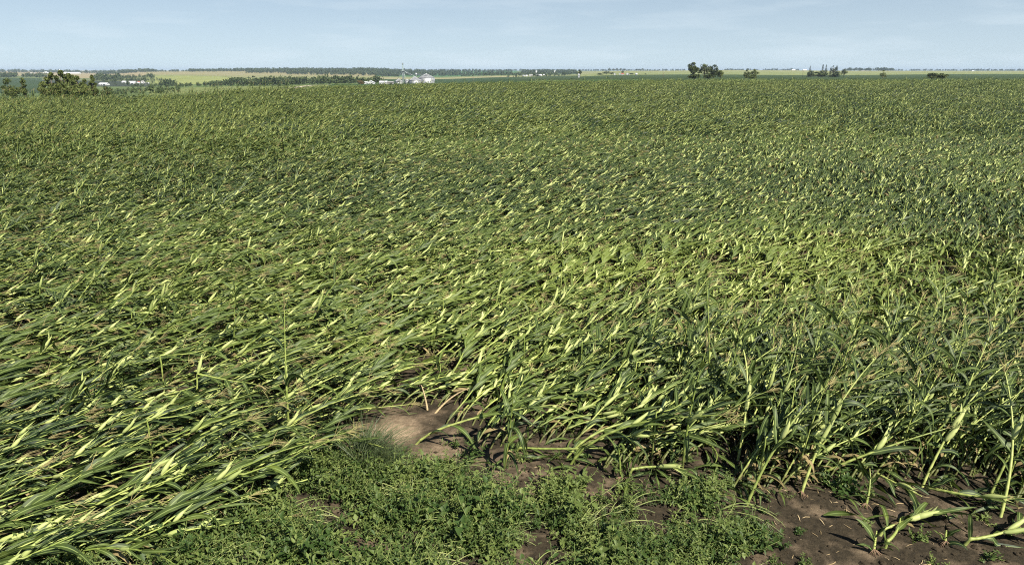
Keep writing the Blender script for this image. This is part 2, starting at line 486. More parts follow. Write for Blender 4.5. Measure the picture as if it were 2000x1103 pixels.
class G:
    """a growing mesh: verts, faces, uvs per vertex, one material slot per face"""
    def __init__(s):
        s.v, s.f, s.uv, s.m = [], [], [], []

    def add(s, v, f, uv=None, m=0):
        o = len(s.v)
        s.v += [tuple(x) for x in v]
        s.f += [tuple(i + o for i in q) for q in f]
        s.uv += list(uv) if uv is not None else [(0.0, 0.0)] * len(v)
        s.m += [m] * len(f)

    def join(s, g, m=None):
        o = len(s.v)
        s.v += g.v; s.uv += g.uv
        s.f += [tuple(i + o for i in q) for q in g.f]
        s.m += g.m if m is None else [m] * len(g.f)

    def mesh(s, name, mats, smooth=True):
        me = bpy.data.meshes.new(name)
        me.from_pydata(s.v, [], s.f)
        for x in mats:
            me.materials.append(x)
        me.polygons.foreach_set('material_index', s.m)
        me.polygons.foreach_set('use_smooth', [smooth] * len(s.f))
        ul = me.uv_layers.new(name='UVMap')
        li = np.zeros(len(me.loops), np.int32)
        me.loops.foreach_get('vertex_index', li)
        ul.data.foreach_set('uv', np.asarray(s.uv, np.float32)[li].ravel())
        me.update()
        return me

    def box(s, c, sz, m=0, rot=0.0):
        cx, cy, cz = c
        a, b, h = sz[0] / 2, sz[1] / 2, sz[2] / 2
        co, si = math.cos(rot), math.sin(rot)
        vs = []
        for dz in (-h, h):
            for dx, dy in ((-a, -b), (a, -b), (a, b), (-a, b)):
                vs.append((cx + dx * co - dy * si, cy + dx * si + dy * co, cz + dz))
        s.add(vs, [(3, 2, 1, 0), (4, 5, 6, 7), (0, 1, 5, 4), (1, 2, 6, 5), (2, 3, 7, 6), (3, 0, 4, 7)], m=m)

    def tube(s, pts, rad, n=6, m=0, cap=True):
        pts = [np.asarray(p, float) for p in pts]
        if np.isscalar(rad):
            rad = [rad] * len(pts)
        vs, uv = [], []
        side = None
        for i, p in enumerate(pts):
            d = pts[min(i + 1, len(pts) - 1)] - pts[max(i - 1, 0)]
            d = d / (np.linalg.norm(d) + 1e-9)
            if side is None:
                side = np.cross(d, (0, 0, 1.0) if abs(d[2]) < 0.9 else (1.0, 0, 0))
            side = side - d * side.dot(d)
            side /= np.linalg.norm(side) + 1e-9
            up = np.cross(side, d)
            for k in range(n):
                a = 2 * math.pi * k / n
                vs.append(p + (side * math.cos(a) + up * math.sin(a)) * rad[i])
                uv.append((k / n, i / max(1, len(pts) - 1)))
        fs = [(i * n + k, i * n + (k + 1) % n, (i + 1) * n + (k + 1) % n, (i + 1) * n + k) for i in range(len(pts) - 1) for k in range(n)]
        if cap:
            fs += [tuple(range(n - 1, -1, -1)), tuple((len(pts) - 1) * n + k for k in range(n))]
        s.add(vs, fs, uv, m)

    def lathe(s, prof, n=32, m=0, c=(0, 0, 0)):
        vs = []
        for r, z in prof:
            for k in range(n):
                a = 2 * math.pi * k / n
                vs.append((c[0] + r * math.cos(a), c[1] + r * math.sin(a), c[2] + z))
        fs = [(i * n + k, i * n + (k + 1) % n, (i + 1) * n + (k + 1) % n, (i + 1) * n + k) for i in range(len(prof) - 1) for k in range(n)]
        s.add(vs, fs, m=m)


def link(name, data, parent=None, loc=None, rotz=None):
    o = bpy.data.objects.new(name, data)
    COL.objects.link(o)
    if parent is not None:
        o.parent = parent
    if loc is not None:
        o.location = loc
    if rotz is not None:
        o.rotation_euler = (0, 0, rotz)
    return o


def tag(o, label=None, cat=None, group=None, kind=None):
    if label: o['label'] = label
    if cat: o['category'] = cat
    if group: o['group'] = group
    if kind: o['kind'] = kind
    return o


def thing(name, label, cat, loc=(0, 0, 0), rotz=0.0, group=None):
    return tag(link(name, None, None, loc, rotz), label, cat, group)


def scatter(name, label, cat, protos, pts, rotz, scl, idx, tilt=None):
    """one stuff object: every point carries one of the source meshes (held by this object alone)"""
    me = bpy.data.meshes.new(name)
    pts = np.asarray(pts, np.float32)
    me.vertices.add(len(pts))
    me.vertices.foreach_set('co', pts.ravel())
    rot = np.zeros((len(pts), 3), np.float32)
    rot[:, 2] = rotz
    if tilt is not None:
        rot[:, :2] = tilt
    a = me.attributes.new('turn', 'FLOAT_VECTOR', 'POINT'); a.data.foreach_set('vector', rot.ravel())
    a = me.attributes.new('size', 'FLOAT', 'POINT'); a.data.foreach_set('value', np.asarray(scl, np.float32))
    a = me.attributes.new('sort', 'INT', 'POINT'); a.data.foreach_set('value', np.asarray(idx, np.int32))
    o = link(name, me)
    tag(o, label, cat, None, 'stuff')
    ng = bpy.data.node_groups.new(name, 'GeometryNodeTree')
    ng.interface.new_socket('Geometry', in_out='INPUT', socket_type='NodeSocketGeometry')
    ng.interface.new_socket('Geometry', in_out='OUTPUT', socket_type='NodeSocketGeometry')
    N, L = ng.nodes, ng.links
    gi, go = N.new('NodeGroupInput'), N.new('NodeGroupOutput')
    def attr(nm, ty):
        q = N.new('GeometryNodeInputNamedAttribute'); q.data_type = ty
        q.inputs['Name'].default_value = nm
        return q.outputs['Attribute']
    turn, size, sort = attr('turn', 'FLOAT_VECTOR'), attr('size', 'FLOAT'), attr('sort', 'INT')
    e2r = N.new('FunctionNodeEulerToRotation')
    L.new(turn, e2r.inputs[0])
    jn = N.new('GeometryNodeJoinGeometry')
    for k, pm in enumerate(protos):
        po = bpy.data.objects.new(name + '_source', pm)
        oi = N.new('GeometryNodeObjectInfo')
        oi.inputs['Object'].default_value = po
        cp = N.new('FunctionNodeCompare'); cp.data_type = 'INT'; cp.operation = 'EQUAL'
        ins = [i for i in cp.inputs if i.type == 'INT']
        L.new(sort, ins[0]); ins[1].default_value = k
        ip = N.new('GeometryNodeInstanceOnPoints')
        L.new(gi.outputs[0], ip.inputs['Points'])
        L.new(cp.outputs[0], ip.inputs['Selection'])
        L.new(oi.outputs['Geometry'], ip.inputs['Instance'])
        L.new(e2r.outputs[0], ip.inputs['Rotation'])
        L.new(size, ip.inputs['Scale'])
        L.new(ip.outputs[0], jn.inputs[0])
    L.new(jn.outputs[0], go.inputs[0])
    md = o.modifiers.new('scatter', 'NODES')
    md.node_group = ng
    return o


# ------------------------------------------------------------------ ground sheet
def crop_colour(col, Y):
    """crop of the field standing at this column of the view and distance"""
    if Y < 230:
        return (0.11, 0.14, 0.045)
    if col < 80:
        if Y < 560: return (0.09, 0.13, 0.05)
        if Y < 1700: return (0.034, 0.058, 0.024)
        if Y < 2300: return (0.10, 0.13, 0.05)
        return (0.24, 0.205, 0.11)
    if col < 285:
        if Y < 900: return (0.09, 0.125, 0.045)
        if Y < 1400: return (0.035, 0.045, 0.03)
        if Y < 1900: return (0.11, 0.13, 0.055)
        return (0.25, 0.21, 0.115)
    if col < 735:
        hay0 = 1230 + 120 * math.sin(col * 0.013)
        hay1 = 1790 - max(0, (col - 330)) * 0.55 + 90 * math.sin(col * 0.021)
        if Y < 330: return (0.10, 0.14, 0.05)
        if Y < 760:
            return (0.15, 0.18, 0.062) if col < 640 else (0.028, 0.065, 0.024)
        if Y < hay0: return (0.09, 0.13, 0.042)
        if Y < hay1 and 300 < col: return (0.19, 0.215, 0.072)
        if Y < hay1 + 60: return (0.13, 0.155, 0.055)
        return (0.19, 0.19, 0.085) if Y < 2200 else (0.215, 0.195, 0.095)
    if col < 1010:
        if Y < 1500: return (0.030, 0.056, 0.020)
        if Y < 1900: return (0.23, 0.22, 0.115)
        if Y < 2300: return (0.15, 0.17, 0.07)
        return (0.05, 0.12, 0.04)
    if col < 1130:
        if Y < 420: return (0.07, 0.12, 0.03)
        if Y < 1500: return (0.036, 0.058, 0.021)
        if Y < 2500: return (0.16, 0.18, 0.075)
        return (0.09, 0.13, 0.05)
    edge = 1150 + (col - 1130) * 0.10 + 110 * math.sin(col * 0.011)
    if Y < edge:
        return (0.036, 0.060, 0.020) if (Y > 430 or col > 1250) else (0.05, 0.095, 0.028)
    if Y < 4200: return (0.165, 0.19, 0.075) if Y < 1900 else (0.19, 0.20, 0.085)
    return (0.10, 0.13, 0.06)


def build_ground():
    ys = list(np.arange(-40, 2.0, 1.5)) + list(np.exp(np.linspace(math.log(2.0), math.log(13000), 440)))
    ys = np.array(ys)
    ns = 381
    s = np.linspace(-1, 1, ns)
    W = 1.25 * np.maximum(ys, 0) + 14
    X = s[None, :] * W[:, None]
    Y = np.repeat(ys[:, None], ns, 1)
    Z = terrain_z(X, Y)
    V = np.stack([X, Y, Z], -1).reshape(-1, 3)
    near = np.where((V[:, 1] > -2) & (V[:, 1] < 30))[0]
    for i in near:
        k = 1.0 if V[i, 1] < 20 else (30 - V[i, 1]) / 10
        V[i, 2] += bump_near(V[i, 0], V[i, 1]) * k
    far = np.where(V[:, 1] > 2600)[0]
    for i in far:      # gentle rolling of the far country
        V[i, 2] += noise.noise((V[i, 0] * 0.0012, V[i, 1] * 0.0009, 0.3)) * 3.0 * min(1, (V[i, 1] - 2600) / 2000)
    nr = len(ys)
    idx = np.arange(nr * ns).reshape(nr, ns)
    Fq = np.stack([idx[:-1, :-1], idx[:-1, 1:], idx[1:, 1:], idx[1:, :-1]], -1).reshape(-1, 4)
    me = mesh_np('ground', V, Fq, [M['ground']], smooth=True)
    # which crop grows where (per face), dry crust (per vertex)
    fc = V[Fq].mean(1)
    cols = np.zeros((len(Fq), 4), np.float32); cols[:, 3] = 1
    mixv = np.zeros(len(Fq), np.float32)
    cc = 1000 + 1390 * fc[:, 0] / np.maximum(fc[:, 1], 12)
    for i in range(len(Fq)):
        y = fc[i, 1]
        fe = np.interp(cc[i], FIELD_END_C, FIELD_END_Y)
        if y > fe:
            mixv[i] = 1.0
        cols[i, :3] = np.array(crop_colour(cc[i], y)) * (1.15 if y > 800 else 1.0)
    a = me.attributes.new('crop', 'FLOAT_COLOR', 'FACE'); a.data.foreach_set('color', cols.ravel())
    a = me.attributes.new('cropmix', 'FLOAT', 'FACE'); a.data.foreach_set('value', mixv)
    dry = np.zeros(len(V), np.float32)
    for (px, py, r, amt) in DRY:
        gx, gy = ground_at(px, py)
        d2 = ((V[:, 0] - gx) / r) ** 2 + ((V[:, 1] - gy) / r) ** 2
        dry = np.maximum(dry, amt * np.exp(-d2 * 1.2))
    a = me.attributes.new('dry', 'FLOAT', 'POINT'); a.data.foreach_set('value', dry)
    o = link('ground', me)
    tag(o, 'brown bare soil and rolling farm ground reaching to the horizon', 'ground', None, 'structure')


DRY = [(772, 838, 0.50, 1.0), (840, 880, 0.45, 0.55), (910, 880, 0.4, 0.5), (1010, 900, 0.6, 0.22), (1150, 890, 0.6, 0.15), (690, 860, 0.5, 0.35)]
build_ground()

# pale gravel road running off behind the flattened field
def build_road():
    pts = [(470, 186.0, 215), (520, 181.5, 285), (560, 177.0, 345), (600, 171.6, 415), (650, 168.5, 520), (690, 166.2, 620)]
    g = G()
    P = []
    for px, py, y in pts:
        x = at(px, py, y)[0]
        P.append((x, y))
    V = []
    n = 40
    for i in range(n + 1):
        t = i / n * (len(P) - 1)
        k = min(int(t), len(P) - 2); f = t - k
        x = P[k][0] * (1 - f) + P[k + 1][0] * f
        y = P[k][1] * (1 - f) + P[k + 1][1] * f
        dx, dy = P[k + 1][0] - P[k][0], P[k + 1][1] - P[k][1]
        L = math.hypot(dx, dy)
        nx, ny = -dy / L, dx / L
        for w in (-3.2, -1.0, 1.0, 3.2):
            X, Y = x + nx * w, y + ny * w
            V.append((X, Y, float(terrain_z(X, Y)) + (0.30 if abs(w) < 2 else 0.22)))
    fs = [(i * 4 + k, i * 4 + k + 1, i * 4 + k + 5, i * 4 + k + 4) for i in range(n) for k in range(3)]
    g.add(V, fs)
    tag(link('road', g.mesh('road', [M['gravel']])), 'pale gravel farm road running off behind the flattened field', 'road', None, 'structure')


build_road()
# ------------------------------------------------------------------ corn plants
UP = np.array([0.0, 0.0, 1.0])


def nrm(v):
    return v / (np.linalg.norm(v) + 1e-9)


def blade(g, start, d0, L, W, nseg, rng, grav, wind, twist=0.0, m=0, fold=0.10, floor=0.025, across=2, roll=0.0):
    """one arching leaf blade"""
    p = np.array(start, float); d = nrm(np.array(d0, float))
    side = np.cross(d, UP + np.array([rng.uniform(-.3, .3), rng.uniform(-.3, .3), 0]))
    if np.linalg.norm(side) < 0.05:
        side = np.array([0, 1.0, 0])
    side = nrm(side)
    if roll:
        n0 = np.cross(side, d)
        side = nrm(side * math.cos(roll) + n0 * math.sin(roll))
    ds = L / nseg
    vs, uv = [], []
    ph = rng.uniform(0, 6.28); fr = rng.uniform(9, 15)
    crease = rng.integers(2, nseg) if (nseg > 3 and rng.random() < 0.32) else -1
    for i in range(nseg + 1):
        t = i / nseg
        w = W * (0.45 + 0.55 * min(1, t / 0.22)) * max(0.02, (1 - t ** 2.3)) ** 0.85
        n = np.cross(side, d)
        if across == 2:
            e1 = fold * w + 0.010 * math.sin(ph + fr * t) * (w / 0.08)
            e2 = fold * w + 0.010 * math.sin(ph + 2.0 + fr * 1.13 * t) * (w / 0.08)
            vs += [p - side * w / 2 + n * e1, p.copy(), p + side * w / 2 + n * e2]
            uv += [(0, t), (0.5, t), (1, t)]
        else:
            vs += [p - side * w / 2, p + side * w / 2]
            uv += [(0.0, t), (0.44, t)]
        if i == crease:
            d = nrm(d + rng.normal(0, 0.55, 3) - UP * 0.5)
        d = nrm(d + ds * (np.array([wind, 0, 0]) * (0.4 + t) - UP * grav * (0.35 + 0.9 * t) + rng.normal(0, 0.25, 3)))
        side = nrm(side - d * side.dot(d))
        tw = twist * ds
        side = nrm(side * math.cos(tw) + np.cross(d, side) * math.sin(tw))
        p = p + d * ds
        if p[2] < floor:
            p[2] = floor
            d = nrm(np.array([d[0], d[1], max(d[2], 0.02)]))
    k = across + 1
    fs = []
    for i in range(nseg):
        for c in range(across):
            fs.append((i * k + c, i * k + c + 1, (i + 1) * k + c + 1, (i + 1) * k + c))
    g.add(vs, fs, uv, m)


CLASS = {   # base elevation, tip elevation, gravity of leaves, wind
    'flat':  (58, 2, 0.6, 1.1),
    'low':   (58, 10, 0.8, 0.9),
    'lean':  (46, 17, 1.4, 0.6),
    'steep': (62, 33, 2.0, 0.5),
    'stand': (88, 80, 4.2, 0.12),
    'snap':  (80, -6, 1.6, 0.5),
    'fallen': (12, 3, 0.8, 0.7),
}


def corn(seed, cls, lod=0, leaves=None, ears=None, length=None, shred=0.0, tassel=True, roots=False, stout=1.0, bigear=1.0):
    """parts of one corn plant leaning towards local +X: dict of G lists"""
    rng = np.random.default_rng(seed)
    e0, e1, grav, wind = CLASS[cls]
    e0 += rng.normal(0, 5); e1 += rng.normal(0, 4)
    L = length or rng.uniform(2.0, 2.45)
    nn = 14 if lod == 0 else (8 if lod == 1 else 4)
    # stalk path
    pts = [np.array([0, 0, -0.05])]
    yaw = 0.0
    snap_s = rng.uniform(0.45, 0.95)
    sway = rng.normal(0, 0.10)
    elev = []
    for i in range(1, nn + 1):
        s = (i - 0.5) / nn
        if cls == 'snap':
            e = e0 if s * L < snap_s else e1 + 8 * math.sin(s * 9)
        elif cls in ('flat', 'low'):
            e = e1 + (e0 - e1) * math.exp(-s * (6.0 if cls == 'flat' else 4.6)) + 5 * math.sin(s * 5 + seed)
        else:
            e = e0 + (e1 - e0) * s
        yaw += sway * 0.35 + rng.normal(0, 0.02)
        er = R(e)
        d = np.array([math.cos(er) * math.cos(yaw), math.cos(er) * math.sin(yaw), math.sin(er)])
        q = pts[-1] + d * L / nn
        if cls in ('flat', 'fallen', 'snap') and q[2] < 0.07:
            q[2] = 0.07 + 0.02 * rng.random()
        pts.append(q)
    P = np.array(pts)

    def on(t):
        x = np.clip(t, 0, 1) * nn
        k = min(int(x), nn - 1); f = x - k
        return P[k] * (1 - f) + P[k + 1] * f, nrm(P[k + 1] - P[k])

    thick = rng.uniform(0.92, 1.12) * stout
    rads = [thick * (0.0165 - 0.0112 * (i / nn)) for i in range(nn + 1)]
    out = {'stalk': [], 'leaf': [], 'ear': [], 'tassel': [], 'root': [], 'dry': []}
    st = G()
    if lod == 0:      # swollen joints
        pp, rr = [], []
        for i in range(nn + 1):
            a = P[i]; d = nrm(P[min(i + 1, nn)] - P[max(i - 1, 0)])
            pp += [a - d * 0.012, a, a + d * 0.014]
            rr += [rads[i], rads[i] * 1.22, rads[i] * 1.08]
        st.tube(pp, rr, 6, cap=True)
    else:
        st.tube(P, rads if lod == 1 else [r * 0.85 for r in rads], 5 if lod == 1 else 3, cap=False)
    out['stalk'].append(st)
    # leaves alternate along the stalk
    nl = leaves if leaves is not None else ((rng.integers(13, 17) if cls in ('steep', 'lean', 'stand') else rng.integers(9, 12)) if lod < 2 else 7)
    for i in range(nl):
        t = 0.07 + 0.87 * (i + rng.uniform(-.2, .2)) / nl
        a, d = on(t)
        sgn = 1 if i % 2 else -1
        lat = nrm(np.cross(d, UP) if abs(d[2]) < 0.97 else np.array([0, 1.0, 0]))
        upn = np.cross(lat, d)
        ang = rng.uniform(-0.9, 0.9)
        sidev = lat * sgn * math.cos(ang) + upn * (abs(math.sin(ang)) if cls not in ('stand', 'steep') else math.sin(ang))
        op = rng.uniform(0.12, 0.62) if cls in ('flat', 'low', 'fallen') else rng.uniform(0.35, 0.9)
        d0 = d * rng.uniform(0.75, 1.1) + sidev * op
        big = math.sin(math.pi * (0.18 + 0.72 * t))
        LL = rng.uniform(0.50, 0.82) * (0.55 + 0.5 * big) * min(1, 0.25 + L / 1.7)
        WW = rng.uniform(0.058, 0.090) * (0.6 + 0.45 * big)
        if nl > 8 and t < 0.25:
            LL *= 0.72; WW *= 0.8
        if rng.random() < shred:
            WW *= rng.uniform(0.35, 0.6)
        if t < 0.40 or rng.random() < 0.22:     # lower leaves hang limp under the mat
            gg = grav + 5.0
        else:
            gg = grav * rng.uniform(0.5, 1.5)
        g = G()
        blade(g, a, d0, LL, WW, 9 if lod == 0 else (5 if lod == 1 else 3), rng, gg, wind * rng.uniform(.5, 1.4),
              rng.normal(0, 1.4), across=2 if lod < 2 else 1, roll=rng.normal(0, 0.5))
        out['dry' if (nl > 8 and t < 0.25 and rng.random() < 0.3) else 'leaf'].append(g)
    # ears in their husks
    ne = ears if ears is not None else int(rng.choice([0, 1, 1, 1, 1, 2]) if lod < 2 else rng.choice([0, 1]))
    for i in range(ne):
        t = rng.uniform(0.40, 0.54) - 0.08 * i
        a, d = on(t)
        lat = nrm(np.cross(d, UP) if abs(d[2]) < 0.97 else np.array([0, 1.0, 0]))
        upn = np.cross(lat, d)
        an = rng.uniform(-1.2, 1.2) if i == 0 else rng.uniform(1.5, 3.0)
        dv = nrm(d * 1.0 + (lat * math.sin(an) + upn * max(0.25, math.cos(an))) * rng.uniform(0.15, 0.55))
        el, er = rng.uniform(0.24, 0.32) * bigear, rng.uniform(0.026, 0.033) * bigear
        g = G()
        prof = [(0.0, .32), (.08, .62), (.22, .95), (.42, 1.0), (.62, .88), (.80, .62), (.93, .34), (1.0, .16)]
        if lod == 2:
            prof = [(0, .4), (.35, .95), (1.0, .2)]
        elif lod == 1:
            prof = [(0, .4), (.2, .95), (.55, .95), (.85, .5), (1, .15)]
        bend = rng.normal(0, 0.03, 3)
        base = a + dv * 0.02
        g.tube([base + dv * el * t_ + bend * t_ * t_ for t_, _ in prof], [er * r_ for _, r_ in prof], 8 if lod == 0 else (6 if lod == 1 else 4), cap=lod == 0)
        tip = base + dv * el * 0.86 + bend * 0.7
        if lod < 2:
            hg = G() if lod == 0 else g
            for q in range(3 if lod == 0 else 1):      # loose husk tips
                dd = nrm(dv + rng.normal(0, 0.28, 3))
                blade(hg, tip - dv * 0.06, dd, rng.uniform(0.12, 0.22), 0.03, 3, rng, 0.5, 0.2, across=1)
        if lod == 0:
            g.tips = hg
        out['ear'].append(g)
    # tassel
    if tassel and rng.random() < (0.75, 0.4, 0.15)[lod]:
        g = G()
        a, d = on(1.0)
        nb = rng.integers(7, 11) if lod == 0 else (4 if lod == 1 else 2)
        for q in range(nb):
            dd = nrm(d + rng.normal(0, 0.34, 3)) if q else d
            b0 = a + d * 0.03 * (q % 4)
            ln = rng.uniform(0.16, 0.30)
            p1 = b0 + dd * ln * 0.5; p2 = b0 + dd * ln - UP * 0.03
            r = 0.0038 if lod == 0 else 0.0055
            g.tube([b0, p1, p2], [r, r, r * 0.6], 3, cap=False)
        out['tassel'].append(g)
    if roots:
        g = G()
        for q in range(14):
            an = rng.uniform(0, 6.28)
            rr = rng.uniform(0.05, 0.11)
            g.tube([(0, 0, 0.06), (rr * .5 * math.cos(an), rr * .5 * math.sin(an), 0.035), (rr * math.cos(an), rr * math.sin(an), -0.01)], [0.006, 0.005, 0.003], 4)
        out['root'].append(g)
    return out


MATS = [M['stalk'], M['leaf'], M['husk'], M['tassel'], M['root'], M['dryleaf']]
SLOT = {'stalk': 0, 'leaf': 1, 'ear': 2, 'tassel': 3, 'root': 4, 'dry': 5}


def whole(parts, name):
    g = G()
    for k, lst in parts.items():
        for p in lst:
            g.join(p, SLOT[k])
            if hasattr(p, 'tips'):
                g.join(p.tips, SLOT[k])
    return g.mesh(name, MATS)


NEAR = {'flat': 8, 'low': 7, 'lean': 6, 'steep': 7, 'stand': 3, 'snap': 4}
FARN = {'flat': 5, 'low': 5, 'lean': 4, 'steep': 3, 'stand': 1, 'snap': 1}
PROTO, P_OF, PARTS = [], {}, {}
sd_ = 11
for c_, n_ in NEAR.items():
    for i_ in range(n_):
        sd_ += 1
        pr = corn(sd_, c_, 0, shred=0.30 if c_ in ('steep', 'stand', 'lean') else 0.15)
        PARTS.setdefault(c_, []).append(pr)
        P_OF.setdefault((c_, 0), []).append(len(PROTO))
        PROTO.append(whole(pr, 'corn_plant'))
for c_, n_ in FARN.items():
    for i_ in range(n_):
        sd_ += 1
        P_OF.setdefault((c_, 1), []).append(len(PROTO))
        PROTO.append(whole(corn(sd_, c_, 1), 'corn_plant'))


def patch(seed, weights, w, h, dens):
    """a far piece of flattened field, plants streaming to +X"""
    rng = np.random.default_rng(seed)
    g = G()
    names = list(weights)
    pool = {c: [corn(seed * 31 + 7 * k + j, c, 2) for j in range(6)] for k, c in enumerate(names)}
    pr = np.array([weights[c] for c in names]); pr = pr / pr.sum()
    for i in range(int(w * h * dens)):
        c = names[rng.choice(len(names), p=pr)]
        x, y = rng.uniform(-w / 2, w / 2), rng.uniform(-h / 2, h / 2)
        if noise.noise((x * 0.7 + seed, y * 1.1, 3.0)) > 0.22:
            continue
        a = rng.normal(0, 0.25); co, si = math.cos(a), math.sin(a)
        for k, lst in pool[c][rng.integers(6)].items():
            for q in lst:
                V = np.array(q.v)
                VV = np.stack([x + V[:, 0] * co - V[:, 1] * si, y + V[:, 0] * si + V[:, 1] * co, V[:, 2]], 1)
                g.add(VV, q.f, q.uv, SLOT[k])
    return g.mesh('corn_patch', MATS)


for i_ in range(5):
    P_OF.setdefault(('patch', 2), []).append(len(PROTO))
    PROTO.append(patch(900 + i_, {'flat': .74, 'low': .23, 'lean': .03}, 3.0, 3.0, 7.6))
for i_ in range(3):
    P_OF.setdefault(('leanpatch', 2), []).append(len(PROTO))
    PROTO.append(patch(950 + i_, {'flat': .25, 'low': .35, 'lean': .28, 'steep': .12}, 3.0, 3.0, 7.6))

# front edge of the standing ground, as corner points on the soil
EDGE = [(-900, 1330), (-300, 1290), (-50, 1200), (110, 1150), (300, 1082), (400, 1015), (480, 950), (560, 892), (640, 838), (720, 822), (780, 800), (835, 806), (885, 862), (985, 900),
        (1110, 898), (1215, 925), (1330, 925), (1455, 975), (1560, 962), (1690, 980), (1830, 965), (1960, 985), (2100, 1005), (2600, 1080), (3000, 1150)]
EX, EY = [e[0] for e in EDGE], [e[1] for e in EDGE]
BASE_AZ = R(45)


def lean_of(x, y, rng):
    """(class, heading) of the plant rooted at x, y"""
    px = 1000 + 1390 * x / max(y, 4)
    n = noise.noise((x * 0.10, y * 0.10, 5.0)); n2 = noise.noise((x * 0.33, y * 0.33, 9.0))
    rt = 1 / (1 + math.exp(-(px - 1420 + 200 * n) / 110)) * (1 / (1 + math.exp((y - 11.0) / 1.0)))    # the right front keeps its feet
    fl = 1 / (1 + math.exp((px - 560) / 90)) / (1 + math.exp(-(y - 42) / 9))                          # far left stands up more
    st = max(rt, fl * 0.85)
    u = rng.random()
    if st > 0.5 or rng.random() < st:
        if fl > rt:
            c = 'lean' if u < .50 else ('steep' if u < .80 else ('low' if u < .96 else 'stand'))
        else:
            c = 'steep' if u < .12 else ('lean' if u < .58 else ('low' if u < .94 else ('stand' if u < .96 else 'snap')))
    else:
        k = 0.12 + 0.4 * n2
        c = ('low' if u < .90 else 'lean') if rng.random() < k else ('flat' if u < .965 else ('snap' if u < .985 else 'low'))
    az = BASE_AZ + 0.34 * n + 0.20 * n2 + rng.normal(0, 0.11) + 0.31 / (1 + math.exp((px - 760) / 150)) + 0.32 * rt
    return c, math.pi / 2 - az


def field_points():
    rng = np.random.default_rng(5)
    pts = []
    ra = R(6)                                 # rows run a little off the picture plane
    sp, ip = 0.70, 0.135
    Ymax = 46.0
    for r in range(-20, 98):
        for k in range(-560, 690):
            a, b = k * ip + rng.normal(0, 0.03), r * sp + rng.normal(0, 0.035)
            x = a * math.cos(ra) - b * math.sin(ra)
            y = a * math.sin(ra) + b * math.cos(ra) + 2.0
            if y < 1.5 or y > Ymax or abs(x) > 0.95 * y + 6:
                continue
            if y < 14:
                px, py, dp = project(x, y, 0)
                if py > np.interp(px, EX, EY):
                    continue
            hole = noise.noise(((x + y) * 0.38, (y - x) * 0.75, 21.0)) + 0.4 * noise.noise((x * 1.7, y * 1.7, 4.0))
            if hole > 0.36 and y > 8:
                continue
            pts.append((x, y))
            if y < 12.0 and 1000 + 1390 * x / y > 1000 and rng.random() < (0.35 if x / y < .2 else 0.85):
                pts.append((x + rng.uniform(-.08, .08), y + rng.uniform(-.05, .3)))
    return pts


FP = field_points()
HERO_SPOTS = []     # filled below, keeps scattered plants off the hand-placed ones

# ------------------------------------------------------------------ individual corn plants at the front edge
PART_MESH = {}


def part_meshes(key, parts):
    if key not in PART_MESH:
        L = []
        for k in ('stalk', 'leaf', 'dry', 'ear', 'tassel', 'root'):
            for g in parts[k]:
                L.append(({'root': 'roots', 'dry': 'leaf'}.get(k, k), g.mesh('corn_' + k, [M['palestalk'] if (k == 'stalk' and key[0] == 'hero' and HEROES[key[1]][4] != 'stand') else MATS[SLOT[k]]]), g.tips.mesh('husk_leaf', [MATS[2]]) if hasattr(g, 'tips') else None))
        PART_MESH[key] = L
    return PART_MESH[key]


def plant(key, parts, x, y, rz, label, group, scale=1.0, z=None):
    t = thing('corn_plant', label, 'corn plant', (x, y, soil_z(x, y) if z is None else z), rz, group)
    t.scale = (scale, scale, scale)
    for nm, me, sub in part_meshes(key, parts):
        o = link(nm, me, t)
        if sub is not None:
            link('husk_leaf', sub, o)
        if me.name.startswith('corn_dry'):
            o['label'] = 'withered tan lower leaf'
    return t


def heading_for(px, py, px2, py2, elev, L):
    """heading so that a stalk of that slope rooted at the first photo point runs through the second"""
    x, y = ground_at(px, py)
    best, bh = 9, 0
    want = math.atan2(-(py2 - py), px2 - px)
    e = R(elev)
    for a in np.linspace(-math.pi, math.pi, 361):
        q = project(x + L * math.cos(e) * math.cos(a), y + L * math.cos(e) * math.sin(a), L * math.sin(e))
        d = abs(math.remainder(math.atan2(-(q[1] - py), q[0] - px) - want, 2 * math.pi))
        d += 0.06 * (math.sin(a) < 0)
        if d < best:
            best, bh = d, a
    return bh


